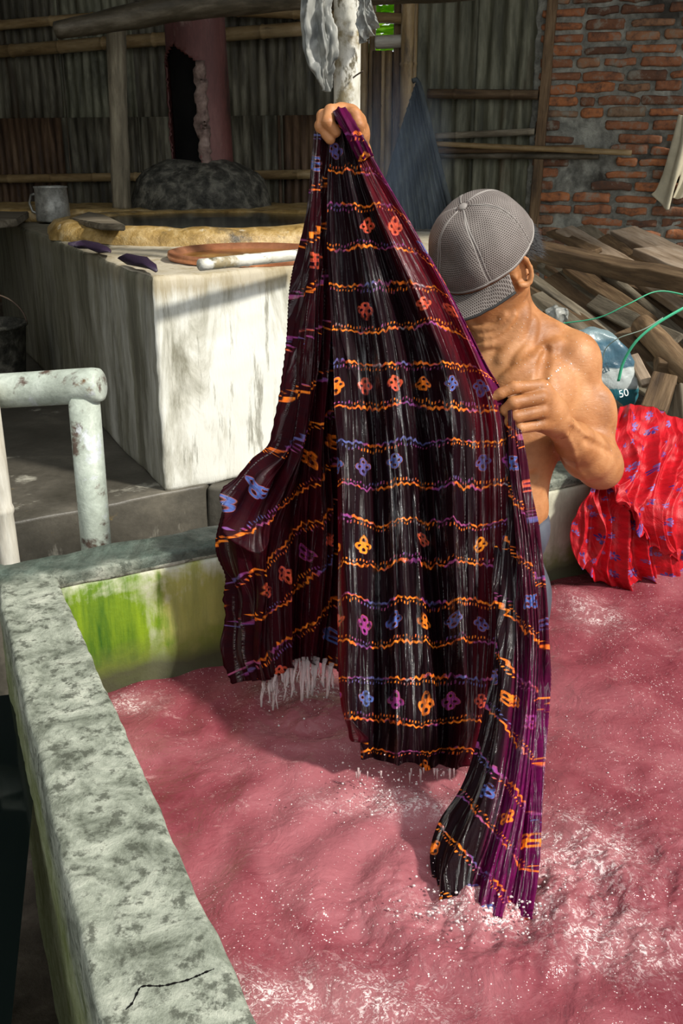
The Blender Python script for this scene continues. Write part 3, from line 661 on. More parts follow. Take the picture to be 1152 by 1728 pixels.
# dye water
m1, m2 = 620, 420
S = np.linspace(0.0, 2.35, m1)[:, None]*np.ones((1, m2)); T = np.ones((m1, 1))*np.linspace(0.0, 1.33, m2)[None, :]
X = C0.x+e1.x*S+e2.x*T; Y = C0.y+e1.y*S+e2.y*T
Zw = .0035*sines(X, Y, 16, 8, 1)+.0022*sines(X, Y, 38, 10, 2)+.0008*sines(X, Y, 95, 12, 3)
def ringw(cx, cy, a, k, dec):
    global Zw
    r = np.hypot(X-cx, Y-cy); Zw = Zw+a*np.sin(r*k-.5+.8*sines(X, Y, 9, 5, 8))*np.exp(-r*dec)
ringw(.20, 1.12, .012, 62, 4.2); ringw(-.06, 1.62, .007, 75, 6); ringw(.10, 1.36, .006, 80, 7); ringw(.46, 1.96, .008, 50, 6)
ch = np.exp(-((X-.22)**2/.05+(Y-1.10)**2/.012))+.6*np.exp(-((X-.45)**2+(Y-1.15)**2)/.03)+.6*np.exp(-((X+.05)**2+(Y-1.6)**2)/.012)
Zw = Zw+ch*(.0035*sines(X, Y, 110, 12, 5)+.0030*np.abs(sines(X, Y, 260, 14, 6)))
Zw = Zw+.028*np.exp(-((X-.52)**2/.006+(Y-2.13)**2/.004))
P = np.stack([X, Y, Z_W+Zw], -1).reshape(-1, 3)
wat = mesh('dye_water', P, gridfaces(m1, m2), M['water'])
fo_ = np.zeros(len(P)); px_r = [(830, 1535, .10, .035), (960, 1440, .09, .07), (1040, 1590, .07, .05), (505, 1165, .07, .04), (1000, 1040, .05, .06), (520, 1700, .14, .05), (650, 1350, .09, .03), (225, 1190, .04, .03)]  # splash froth spots; those on open water are painted highlights
for a_, b_, r1_, r2_ in px_r:
    q = Z(a_, b_, Z_W); fo_ = np.maximum(fo_, np.exp(-((P[:, 0]-q.x)/r1_)**2-((P[:, 1]-q.y)/r2_)**2))
fo_ = np.clip(fo_*1.6, 0, 1); fa_ = wat.data.color_attributes.new('dye', 'FLOAT_COLOR', 'POINT'); fa_.data.foreach_set('color', np.stack([fo_, fo_, fo_, np.ones_like(fo_)], 1).astype('f').ravel())  # mask of froth and painted highlights
tag(wat, 'cloudy pink dye water filling the low basin, froth, painted highlights and ripples', 'water', kind='stuff')
# neighbouring trough of dark water
dw = flat('dark_water', [(-2.9, -.3), (-.12, -.3), (-.58, 1.7), (-2.9, 1.15)], .60, M['darkwater'], None, n=30, amp=.002)
tag(dw, 'still near-black water in the trough left of the basin wall', 'water', kind='stuff')
# ledge on which the vats stand
Lg0 = Vector((-3.0, 1.09, 0)); ld = Vector((.84, .543, 0)).normalized()
fpg = [Lg0, Vector((-.40, 2.765, 0)), Vector((.10, 5.8, 0)), Vector((-3.0, 6.6, 0))]
V, F = hexa(quadprism(fpg, 0, .66), (70, 40, 8), .01, .004, 7, .002, 8); lo = mesh('concrete_ledge', V, F, M['ledge']); lo['kind'] = 'structure'; lo.name = 'trim_1'
fpg = [Vector((-.40, 2.765, 0)), E(.95, 0)+nb1*(tb+.55), Vector((1.3, 5.2, 0)), Vector((.10, 5.7, 0))]
V, F = hexa(quadprism(fpg, 0, .655), (20, 20, 4), .01, .008, 7, .002, 9); lo = mesh('trim_2', V, F, M['ledge']); lo['kind'] = 'structure'
mb_ = [E(.85, 0)+nb1*(tb+.01), E(2.9, 0)+nb1*(tb+.01), bw(3.1, 0, .06), bw(-.05, 0, .06)]
V, F = hexa(quadprism(mb_, 0, .72), (40, 40, 3), .03, .03, 6, .012, 11); lo = mesh('trim_3', V, F, M['dirt']); lo['kind'] = 'structure'

# ------------------------------------------------------------------ vat block with clay rim, chimney, copper vat
ZB = 1.265
bA, bB, bC, bD = Vector((-.505, 2.70, 0)), Vector((.30, 3.30, 0)), Vector((.55, 5.35, 0)), Vector((-1.80, 5.32, 0))
furn = empty('vat_block', (-.5, 4.0, .66), 'big pale limewashed concrete block with sooty hearth and clay-rimmed pool on top', 'furnace')
V, F = hexa(quadprism([bA, bB, bC, bD], .655, ZB), (50, 70, 34), .014, .007, 5, .003, 12)
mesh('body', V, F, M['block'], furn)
# clay rim ring and its pool
cx, cy = -.50, 4.15
prof = [(.44, 0), (.45, .042), (.48, .056), (.53, .060), (.575, .050), (.60, .02), (.605, -.004)]
V, F = lathe([(r, z) for r, z in prof], 90)
V = [Vector((v[0]*1.12*(1+.03*math.sin(3*math.atan2(v[1], v[0]))), v[1], v[2])) for v in V]; V = [v+nz(v, 9, .012, 2)+nz(v, 40, .004, 3) for v in V]
mesh('clay_rim', V, F, M['clay'], furn, mat4=Matrix.Translation((cx, cy, ZB)))
V, F = lathe([(.0001, .058), (.25, .049), (.47, .049)], 60); V = [(v[0]*1.12, v[1], v[2]) for v in V]
mesh('dark_pool', V, F, M['blackliquid'], furn, mat4=Matrix.Translation((cx, cy, ZB)))
hx, hy = -.675, 5.02
prof = [(.36, 0), (.335, .05), (.315, .12), (.30, .17), (.27, .205), (.215, .235), (.16, .255), (.10, .26), (.001, .26)]
V, F = lathe(prof, 56); V = [Vector(v) for v in V]; V = [v+nz(v, 5, .02, 4)+nz(v, 22, .008, 5) for v in V]
mesh('hearth_mound', V, F, M['soot'], furn, mat4=Matrix.Translation((hx, hy, ZB)))
# back slab behind the pool
V, F = hexa(quadprism([(-1.75, 4.72, 0), (.35, 4.66, 0), (.4, 5.3, 0), (-1.78, 5.3, 0)], ZB-.01, ZB+.055), (50, 14, 2), .02, .012, 8, .005, 13)
mesh('back_slab', V, F, M['clay'], furn)
# chimney pipe, torn open on its left side
chim = empty('chimney_pipe', (hx+.02, hy, ZB+.24), 'rusty maroon flue pipe torn open into a black hole, rising from the sooty hearth', 'chimney')
R = .138; H0, H1 = ZB+.20, 3.0; na, nh = 96, 130; V = []; F = []
ux_ = .02
def hole(a, h):                        # a: angle (0 = +x), h height
    # centre of opening faces viewer and slightly left
    c = -PI/2-.68; w = .80*(1-.05*math.sin(9*h)) if 1.44 < h < 1.94 else (.78*max(0, (2.02-h)/.08) if h >= 1.94 else .8)
    w += .10*mn.noise(Vector((h*14, a, 0)))+.05*mn.noise(Vector((h*45, a, 3)))
    if h < 1.50: w *= .8
    return abs(((a-c+PI) % (2*PI))-PI) < w and h < 2.02
for j in range(nh+1):
    h = H0+(H1-H0)*j/nh
    for i in range(na):
        a = 2*PI*i/na-PI; rr = R*(1-.02*math.sin(h*3))+.003*mn.noise(Vector((a*2, h*5, 0)))
        edge = hole(a+.10, h) or hole(a-.10, h)
        if edge and not hole(a, h): rr += .010+.012*mn.noise(Vector((a*8, h*25, 2)))
        V.append((rr*math.cos(a)-.02*(h-H0), rr*math.sin(a), h-H0))
for j in range(nh):
    for i in range(na):
        a = 2*PI*(i+.5)/na-PI; h = H0+(H1-H0)*(j+.5)/nh
        if not hole(a, h): F.append((j*na+i, j*na+(i+1) % na, (j+1)*na+(i+1) % na, (j+1)*na+i))
o = mesh('pipe', V, F, M['chimney'], chim, mat4=Matrix.Translation((hx+.02, hy, H0))); sm = o.modifiers.new('wall', 'SOLIDIFY'); sm.thickness = .006
V2, F2 = lathe([(R-.012, 0), (R-.012, 1.2)], 40); V2 = [(v[0]-.02*v[2], v[1], v[2]) for v in V2]
mesh('soot_lining', V2, F2, M['black'], chim, mat4=Matrix.Translation((hx+.02, hy, H0)))
# flaking edge right of the hole
V = []; F = []; nn_ = 60
for j in range(nn_+1):
    h = 1.49+.46*j/nn_; a0 = -PI/2-.68+.74
    for q in range(4):
        a = a0-.06+q*.13+(.22 if q < 2 else .10)*mn.noise(Vector((h*11, q, 0)))+.08*mn.noise(Vector((h*40, q, 0))); rr = R+.008+.014*math.sin(q/3*PI)+.016*mn.noise(Vector((h*30, q*2, 5)))
        V.append((rr*math.cos(a)-.02*(h-H0), rr*math.sin(a), h-H0))
for j in range(nn_):
    for q in range(3): F.append((j*4+q, j*4+q+1, (j+1)*4+q+1, (j+1)*4+q))
o = mesh('torn_edge', V, F, M['torn'], chim, mat4=Matrix.Translation((hx+.02, hy, H0))); o.modifiers.new('wall', 'SOLIDIFY').thickness = .006
# copper vat sunk by the front edge
vx, vy = -.285, 3.185
vat = empty('copper_vat', (vx, vy, ZB), 'shallow copper pan of brown liquor sunk in the front of the block top', 'vat')
prof = [(.205, .004), (.225, .012), (.245, .026), (.252, .024), (.254, .012), (.25, .002)]
V, F = lathe(prof, 80); mesh('copper_lip', V, F, M['copper'], vat, mat4=Matrix.Translation((vx, vy, ZB)))
V, F = lathe([(.0001, .009), (.15, .009), (.225, .009)], 60); mesh('brown_liquor', V, F, M['brownliquid'], vat, mat4=Matrix.Translation((vx, vy, ZB)))
st = tag(bamboo('stirring_stick', Z(338, 447, ZB+.043), Z(528, 427, ZB+.043), .0155, M['whitepost'], None, node=.5, seed=3), 'short peeled round stick lying across the copper pan', 'stick')
st.name = 'stirring_stick'
# mug
mx, my = Z(91, 374, ZB+.006).x, Z(91, 374, ZB+.006).y
mug = empty('metal_mug', (mx, my, ZB+.01), 'dented dull aluminium mug standing on the far left corner of the vat block', 'mug')
V, F = lathe([(.001, .0), (.070, .0), (.074, .006), (.073, .08), (.071, .140), (.074, .144), (.0745, .150), (.071, .150), (.068, .142), (.069, .02), (.001, .012)], 48)
V = [Vector(v)+nz(v, 14, .004, 9) for v in V]
mesh('cup', V, F, M['alu'], mug, mat4=Matrix.Translation((mx, my, ZB+.008)))
V, F = tube([(-.07, .02, .12), (-.10, .03, .11), (-.112, .035, .075), (-.10, .03, .04), (-.07, .02, .03)], .006, 10); mesh('handle', V, F, M['alu'], mug, mat4=Matrix.Translation((mx, my, ZB+.008)))
# wooden spatula and chips on the block edge
def slab(name, pts, t, mat, lab, cat, parent=None, group=None, seed=0, zb=None):
    P = [Vector(p) for p in pts]; bm = bmesh.new(); up = Vector((0, 0, t))
    a = [bm.verts.new(p) for p in P]; b_ = [bm.verts.new(p+up) for p in P]
    bm.faces.new(a[::-1]); bm.faces.new(b_)
    for i in range(len(P)): bm.faces.new((a[i], a[(i+1) % len(P)], b_[(i+1) % len(P)], b_[i]))
    bmesh.ops.bevel(bm, geom=bm.edges[:], offset=min(t*.25, .004), segments=2, affect='EDGES'); bmesh.ops.recalc_face_normals(bm, faces=bm.faces[:])
    o = bmobj(name, bm, mat, parent, False); return tag(o, lab, cat, group) if lab else o
slab('wooden_trowel', [Z(120, 378, ZB+.045), Z(150, 366, ZB+.05), Z(178, 372, ZB+.05), Z(212, 390, ZB+.055), Z(168, 388, ZB+.055)], .022, M['oldwood'], 'grey pointed wooden board lying on the clay rim beside the mug', 'board')
slab('wood_chip', [Z(106, 402, ZB+.004), Z(136, 378, ZB+.02), Z(146, 381, ZB+.02), Z(120, 406, ZB+.004)], .016, M['palewood'], 'short pale flat stick leaning at the block edge below the board', 'stick')
slab('wood_plank', [Z(-70, 392, ZB+.012), Z(30, 382, ZB+.012), Z(58, 362, ZB+.02), Z(40, 356, ZB+.02), Z(-70, 366, ZB+.02)], .03, M['oldwood'], 'grey plank end sticking in from the left behind the mug', 'plank')
def lump(name, pts, r, mat, lab, cat, group=None, amp=.017, seed=0):
    V, F = tube(pts, r, 12, flat=.5); V = [v+nz(v, 24, amp, seed)+nz(v, 70, amp*.4, seed) for v in V]
    return tag(mesh(name, V, F, mat), lab, cat, group)
lump('cloth_scrap', [Z(q, w_, ZB+.022) for q, w_ in [(118, 412), (135, 411), (155, 415), (175, 421), (186, 426)]], [.006, .022, .026, .018, .004], M['scrap'], 'purple wet rag lying on the left edge of the block top', 'rag', seed=1)
lump('cloth_scrap', [Z(q, w_, ZB+.022) for q, w_ in [(200, 434), (215, 436), (235, 442), (252, 449), (262, 453)]], [.005, .020, .022, .016, .004], M['scrap'], 'dark purple rag beside the left end of the copper pan', 'rag', seed=5)
# posts, beam
def round_post(name, pts, r, mat, lab, cat, seed=0):
    Q = catmull([tuple(p) for p in pts], 60); m, L = frame(pts[0], pts[-1]); mi = m.inverted()
    Pl = [mi @ Vector(q) for q in Q]; rr = np.interp(np.linspace(0, 1, 60), np.linspace(0, 1, len(r)), r)
    V, F = tube(Pl, list(rr), 20); V = [v+nz(v, 7, .006, seed)+nz(v, 40, .0015, seed) for v in V]
    return tag(mesh(name, V, F, mat, mat4=m), lab, cat)
p0 = W(206, 352, 4.86); 
round_post('wooden_post', [(p0.x, 4.86, ZB+.05), W(200, 200, 4.86), W(196, 48, 4.86)], [.047, .042, .044], M['postwood'], 'cracked grey round post standing on the block left of the chimney', 'post', 1)
pb = round_post('overhead_bamboo_beam', [W(96, 52, 4.66), W(170, 38, 4.64), W(250, 22, 4.60), W(330, 8, 4.55), W(520, -8, 4.4), W(800, -24, 4.2)], [.035, .052, .054, .050, .050, .05], M['darkbamboo'], 'thick smoke-blackened bamboo beam crossing above the chimney', 'beam', 2)
wpo = empty('whitewashed_post', W(583, 400, 3.05), 'whitewashed bamboo post behind the raised hand, mottled brown', 'post'); wpo.location.z = .66
bamboo('pole', (.012, 3.05, .655), (.020, 3.05, 3.0), .0385, M['whitepost'], wpo, node=.62, seed=11)
V, F = tube([W(596, 131, 3.012), W(601, 127, 2.985), W(612, 120, 2.955)], .0022, 8); o = mesh('nail', V, F, M['nailmetal'], wpo)
# pipe railing
rl = empty('pipe_railing', (-.45, 2.02, .05), 'pale green flaking metal pipe railing standing behind the basin rim', 'railing')
pA, pB, = W(-190, 676, 2.12), W(138, 652, 2.02)
m, L = frame(pA, W(146, 651, 2.02)); V, F = tube([(0, 0, 0), (L*.5, 0, .003), (L+.015, 0, 0), (L+.03, 0, 0), (L+.034, 0, 0)], [.0365, .0365, .0365, .034, .026], 28); mesh('top_rail', V, F, M['pipe'], rl, mat4=m)
pt, pd = W(141, 668, 2.02), W(161, 905, 2.02); d = (pd-pt); pd2 = pt+d*((pt.z-.02)/(pt.z-pd.z))
m, L = frame(pt, pd2); V, F = tube([(0, 0, 0), (L*.3, 0, 0), (L, 0, 0)], .0325, 28); mesh('upright', V, F, M['pipe'], rl, mat4=m)
bt, bd_ = W(-25, 640, 2.0), W(14, 935, 2.0); d = bd_-bt; bd2 = bt+d*((bt.z-.02)/(bt.z-bd_.z))
tag(bamboo('bamboo_pole', bt, bd2, .024, M['palebamboo'], None, node=.30, seed=23), 'thin bleached bamboo pole leaning at the left end of the railing', 'pole')
# bucket in the dark by the block's side
px_, py_ = Z(-5, 660, .66).x, Z(-5, 660, .66).y
bk = empty('dark_bucket', (px_, py_, .66), 'black bucket in the shade beside the left side of the block', 'bucket')
V, F = lathe([(.001, 0), (.11, 0), (.115, .01), (.14, .26), (.148, .262), (.148, .275), (.135, .275), (.11, .03), (.001, .02)], 40); mesh('shell', V, F, M['soot'], bk, mat4=Matrix.Translation((px_, py_, .662)))
V, F = tube([(.145*math.cos(a), .02, .265+.12*math.sin(a)) for a in np.linspace(0, PI, 20)], .004, 8); mesh('bail', V, F, M['nailmetal'], bk, mat4=Matrix.Translation((px_, py_, .662)))
# leaning corrugated board
V = []; F = []; nx, nh = 110, 10
BL_, BR_ = Z(622, 0+393, ZB+.002), Z(768, 391, ZB+.002); BL_.y = 4.22; BR_.y = 4.14; TR = W(704, 137, 4.45); BL_.z = BR_.z = ZB+.012
TL = W(690, 140, 4.47)
for j in range(nh+1):
    for i in range(nx+1):
        u = i/nx; b0 = BL_.lerp(BR_, u); t0 = TL.lerp(TR, u); e = (1-u)**2.0; t0 = Vector((TL.x*(1-u)+TR.x*u-.20*e, t0.y, TR.z-.75*e))
        p = b0.lerp(t0, j/nh); p.y += .009*math.sin(u*nx*.9); V.append(p)
F = [(j*(nx+1)+i, j*(nx+1)+i+1, (j+1)*(nx+1)+i+1, (j+1)*(nx+1)+i) for j in range(nh) for i in range(nx)]
lb = empty('leaning_sheet', BR_, 'dull blue corrugated sheet leaning in the corner behind the cloth', 'sheet')
o = mesh('sheet', V, F, M['sheet_blue'], lb); o.modifiers.new('t', 'SOLIDIFY').thickness = .004
E_ = catmull([tuple(TR+Vector((-.02, 0, 0))), tuple(TR), tuple(TR.lerp(BR_, .15)+Vector((.004, 0, 0))), tuple(TR.lerp(BR_, .6)), tuple(BR_+Vector((0, 0, .004)))], 40)
V, F = tube([Vector(q) for q in E_], .011, 10); mesh('rolled_edge', V, F, M['sheet_blue'], lb)
# bamboo bundle before the sheets
for k, (a, b_, c_, d_, r, lab) in enumerate([(735, 243, 1065, 258, .014, 'top slim bamboo pole of the bundle lying across brick wall and sheets'),
                                      (735, 254, 985, 250, .016, 'middle brown bamboo pole of the bundle crossing to the brick wall'),
                                      (745, 262, 1010, 263, .018, 'lowest dark pole of the bundle crossing to the brick wall')]):
    o = rail(a, b_, c_, d_, r, .14-.03*k, [M['bamboo'], M['brownwood'], M['darkbamboo']][k], 'bamboo_pole', None, 30+k); tag(o, lab, 'pole')

# ------------------------------------------------------------------ plank pile
def pl(x0, y0, d0, x1, y1, d1, w, t, mat, lab, roll=0, taper=1, name='plank', seed=0, rough=.004, bend=0):
    o = plank(name, W(x0, y0, d0), W(x1, y1, d1), w, t, M[mat], None, roll, taper, rough, seed, bend); return tag(o, lab, 'plank' if name == 'plank' else name.split('_')[-1])
pl(880, 418, 3.95, 1260, 500, 3.05, .07, .062, 'brownwood', 'thick rough beam lying across the top of the wood pile', .25, name='beam', seed=1, rough=.010)
pl(952, 388, 4.45, 1062, 452, 3.70, .075, .02, 'palewood', 'pale flat plank poking up behind the thick beam', .3, seed=2)
pl(985, 384, 4.62, 1052, 436, 4.05, .07, .018, 'oldwood', 'grey board just behind the pale flat plank at the wall', .2, seed=3)
pl(930, 392, 4.55, 1005, 425, 3.9, .05, .02, 'brownwood', 'dark board left of the pale flat plank, ends at the beam', .3, seed=4)
pl(1018, 404, 4.35, 1092, 458, 3.75, .06, .03, 'brownwood', 'brown board right of the pale flat plank under the pink plank', .5, seed=5)
pl(1050, 392, 4.40, 1260, 490, 3.3, .11, .035, 'palewood', 'long pinkish sawn plank highest on the pile at right', .2, seed=6)
pl(1092, 432, 3.95, 1250, 500, 3.2, .12, .07, 'palewood', 'thick sawn block with cut end facing out, under the pink plank', .1, name='wood_block', seed=7)
pl(886, 466, 3.75, 1240, 722, 2.72, .045, .038, 'oldwood', 'long light squared batten running down along the front of the pile', .1, name='batten', seed=8)
pl(928, 470, 3.80, 1160, 648, 2.95, .055, .026, 'brownwood', 'brown board just above the long light batten', .5, seed=9)
pl(960, 452, 3.95, 1220, 632, 3.0, .06, .035, 'brownwood', 'dark brown board in the middle of the pile', .4, seed=10)
pl(1005, 462, 3.95, 1240, 612, 3.05, .05, .03, 'brownwood', 'brown board below the grey round pole', .7, seed=11)
tag(bamboo('round_pole', W(1022, 466, 3.85), W(1230, 636, 2.95), .024, M['oldwood'], None, node=3, seed=8), 'smooth grey round pole lying inside the pile', 'pole')
pl(1080, 474, 3.75, 1180, 540, 3.2, .05, .03, 'palewood', 'short pale board end under the thick beam at right', .2, seed=12)
pl(1000, 510, 3.45, 1140, 578, 3.05, .06, .022, 'oldwood', 'splintered flat board with ragged end in front of the pile', .7, seed=13, rough=.010)
round_post('rough_log', [W(1082, 548, 3.15), W(1130, 598, 3.0), W(1230, 700, 2.8)], [.036, .042, .042], M['brownwood'], 'rough brown log under the splintered board at right', 'log', 8)
pl(1066, 600, 2.92, 1092, 650, 2.80, .035, .016, 'palewood', 'small pale wood offcut hanging below the light batten', .3, name='offcut', seed=14)
pl(893, 482, 3.7, 1060, 600, 3.1, .05, .03, 'brownwood', 'short dark board underneath the light batten beside the shoulder', .2, seed=15)
pl(900, 440, 4.2, 1240, 560, 3.25, .06, .03, 'brownwood', 'long dark board right under the thick beam', .3, seed=16)
pl(915, 448, 4.1, 1180, 600, 3.15, .05, .03, 'oldwood', 'greyish board two below the thick beam', .6, seed=17)
pl(905, 500, 3.55, 1010, 580, 3.2, .045, .03, 'oldwood', 'dim grey board end showing just above the blue sack', .3, seed=18)
pl(1100, 700, 2.72, 1122, 640, 2.80, .07, .06, 'brownwood', 'short upright square stub under the light batten', .2, name='wood_stub', seed=19)
pl(1152, 735, 2.72, 1146, 655, 2.80, .06, .07, 'oldwood', 'grey upright stub at the right end beside the red cloth', .5, name='wood_stub', seed=20)
pl(1040, 570, 3.2, 1240, 745, 2.8, .10, .05, 'brownwood', 'wide dark board below the light batten at the right', .3, seed=21)
pl(1105, 610, 3.0, 1300, 640, 2.95, .09, .05, 'brownwood', 'dark cross board under the rough log', .3, seed=22)
for k in range(13):
    x0 = 905+rb.uniform(-8, 60); y0 = 455+k*9+rb.uniform(-6, 6); d0 = 4.05-.035*k; ln = rb.uniform(150, 290)
    pl(x0, y0, d0, x0+ln, y0+ln*rb.uniform(.50, .66), d0-ln*.0034, rb.uniform(.022, .04), rb.uniform(.012, .025), rb.choice(['brownwood', 'oldwood', 'brownwood']), ['first', 'second', 'third', 'fourth', 'fifth', 'sixth', 'seventh', 'eighth', 'ninth', 'tenth', 'eleventh', 'twelfth', 'last'][k]+' from the top of the thin split laths in the wood pile', rb.uniform(0, .8), name='lath', seed=60+k, rough=.006)['group'] = 'split laths in the wood pile'
# lower hidden support timbers
pl(960, 560, 3.9, 1300, 600, 3.3, .25, .12, 'brownwood', 'broad dark timber deep inside the pile', .1, name='timber', seed=23)
pl(930, 500, 4.3, 1300, 520, 3.9, .25, .12, 'brownwood', 'broad dark timber lying nearest the brick wall', .1, name='timber', seed=24)
# sack
pc = W(1014, 622, 2.88); sk = empty('plastic_sack', (pc.x, pc.y, .74), 'crumpled teal and white printed plastic sack under the wood pile', 'sack')
bm = bmesh.new(); bmesh.ops.create_icosphere(bm, subdivisions=5, radius=1)
for v in bm.verts:
    p = v.co.copy(); s = Vector((abs(p.x)**.7*math.copysign(1, p.x), abs(p.y)**.8*math.copysign(1, p.y), abs(p.z)**.75*math.copysign(1, p.z)))
    q = Vector((s.x*.095, s.y*.055, s.z*.118)); q += nz(q, 11, .016, 3)+nz(q, 40, .006, 4); q.x += -q.z*.42; v.co = q
m4 = Matrix.Translation(pc); bmobj('bag', bm, M['sack'], sk, mat4=m4)
def text(s, size, mat, parent, pos, rz=0, roll=0, name='print'):
    cu = bpy.data.curves.new('t', 'FONT'); cu.body = s; cu.size = size; cu.extrude = .0006; cu.align_x = 'CENTER'; cu.align_y = 'CENTER'
    to = bpy.data.objects.new('t', cu); C.objects.link(to); dg = bpy.context.evaluated_depsgraph_get(); me = bpy.data.meshes.new_from_object(to.evaluated_get(dg)); bpy.data.objects.remove(to)
    me.materials.clear(); me.materials.append(mat); o = bpy.data.objects.new(name, me); C.objects.link(o)
    o.matrix_basis = Matrix.Translation(pos) @ Matrix.Rotation(rz, 4, 'Z') @ Matrix.Rotation(PI/2-.3, 4, 'X') @ Matrix.Rotation(roll, 4, 'Z')
    rel(o, parent); return o
text('elai', .040, M['sacktext_dark'], sk, W(1013, 625, 2.795), .1, .38)
text('50', .030, M['sacktext_light'], sk, W(1052, 664, 2.785), .1, .22)
bm = bmesh.new(); bmesh.ops.create_icosphere(bm, subdivisions=4, radius=1)
for v in bm.verts: q = v.co*.024; q.x *= 1.3; v.co = q+nz(q, 60, .018, 6)
tag(bmobj('crumpled_bag', bm, M['plastic'], None, mat4=Matrix.Translation(W(940, 530, 3.05))), 'small crumpled clear plastic bag at the shoulder above the sack', 'bag')
def ribbon(name, pts, w, t, mat, lab, cat):
    Q = catmull([tuple(p) for p in pts], 60); V, F = tube([Vector(q) for q in Q], w, 8, flat=t/w); return tag(mesh(name, V, F, mat), lab, cat)
ribbon('strap', [W(948, 546, 2.78), W(1010, 536, 2.72), W(1060, 513, 2.70), W(1108, 492, 2.72), W(1160, 499, 2.75), W(1230, 515, 2.85)], .0045, .0018, M['strap'], 'upper green plastic strap arching across the wood pile', 'strap')
ribbon('strap', [W(1043, 643, 2.70), W(1052, 610, 2.68), W(1074, 575, 2.66), W(1110, 545, 2.66), W(1160, 516, 2.68), W(1230, 480, 2.75)], .0045, .0018, M['strap'], 'lower green plastic strap curving down to the sack', 'strap')
ribbon('string', [W(1016, 612, 2.76), W(1022, 588, 2.74), W(1045, 570, 2.72), W(1085, 556, 2.72), W(1118, 536, 2.74)], .0013, .0013, M['string'], 'thin grey-green string between the two straps', 'string')
o = slab('cardboard', [W(1005, 652, 2.62), W(1052, 690, 2.55), W(1040, 720, 2.60), W(1000, 715, 2.66)], .01, M['card'], 'torn piece of brown cardboard between the shoulder and red cloth', 'cardboard')

# ------------------------------------------------------------------ cloth builder
def panel_grid(cols, ns, nv):
    """cols: list of columns of (px,py,Y) -> world grid (ns,nv,3) and pixel grid"""
    cc = []; cp = []
    for c in cols:
        w = np.array([tuple(W(*p)) for p in c]); q = catmull(np.hstack([w, np.array([[p[0], p[1]] for p in c])]), nv); cc.append(q)
    cc = np.stack(cc, 0); out = np.empty((ns, nv, 5))
    from_ = np.linspace(0, 1, len(cols)); s = np.linspace(0, 1, ns)
    pad = np.concatenate([2*cc[:1]-cc[1:2], cc, 2*cc[-1:]-cc[-2:-1]], 0); n = len(cols)-1
    k = np.minimum((s*n).astype(int), n-1); t = (s*n-k)[:, None, None]
    p0, p1, p2, p3 = pad[k], pad[k+1], pad[k+2], pad[k+3]
    out = .5*((2*p1)+(-p0+p2)*t+(2*p0-5*p1+4*p2-p3)*t**2+(-p0+3*p1-3*p2+p3)*t**3)
    return out[..., :3], out[..., 3:]
def folds(G, disp, hem=None):
    """displace grid along its own normals"""
    du = np.gradient(G, axis=0); dv = np.gradient(G, axis=1); N = np.cross(du, dv); N /= np.linalg.norm(N, axis=2, keepdims=True)+1e-9
    if N[..., 1].mean() > 0: N = -N
    # smooth the normals so that folds do not cross
    for _ in range(6): N = (N+np.roll(N, 1, 0)+np.roll(N, -1, 0)+np.roll(N, 1, 1)+np.roll(N, -1, 1))/5
    return G+N*disp[..., None]
def sharp(x): return 1-2*np.abs(np.sin(x))**.75   # narrow ridges, wide hollows
def add_panels(name, panels, mat, parent, thick=.0012):
    V = []; F = []; UV = []; D = []; FU = []; off = 0
    for G, uv, dye in panels:  # dye: tint that paints in light through the cloth
        m, n = G.shape[:2]; V.append(G.reshape(-1, 3)); F += gridfaces(m, n, off); UV.append(uv.reshape(-1, 2)); D.append(dye.reshape(-1, 2)); off += m*n
        FU.append(np.stack(np.meshgrid(np.linspace(0, m/130., m), np.linspace(0, n/60., n), indexing='ij'), -1).reshape(-1, 2))
    V = np.vstack(V); UV = np.vstack(UV); D = np.vstack(D)
    o = mesh(name, V, F, mat, parent, True, UV)
    l2_ = o.data.uv_layers.new(name='Fold'); ix_ = np.empty(len(o.data.loops), int); o.data.loops.foreach_get('vertex_index', ix_); l2_.data.foreach_set('uv', np.vstack(FU)[ix_].ravel())
    a = o.data.color_attributes.new('dye', 'FLOAT_COLOR', 'POINT'); a.data.foreach_set('color', np.hstack([D, np.zeros((len(D), 1)), np.ones((len(D), 1))]).astype('f').ravel())  # on the batik this tint paints in light through the cloth
    if thick: sm = o.modifiers.new('thickness', 'SOLIDIFY'); sm.thickness = thick; sm.offset = 0
    return o
def YD(py, kind='C'):
    if kind == 'L': return float(np.interp(py, [180, 450, 700, 850, 1000, 1150], [1.82, 1.80, 1.77, 1.75, 1.71, 1.66]))
    if kind == 'B': return float(np.interp(py, [180, 450, 700, 900, 1100, 1310], [1.80, 1.755, 1.69, 1.60, 1.48, 1.375]))
    return float(np.interp(py, [180, 700, 900, 1100, 1300, 1540], [1.80, 1.69, 1.575, 1.42, 1.26, 1.105]))
def col(kind, pts, off=0): return [(x, y, YD(y, kind)+off) for x, y in pts]
batik = empty('batik_cloth', (.1, 1.5, .62), 'long wet dark maroon batik cloth with orange and blue motifs, held up by the man', 'cloth')
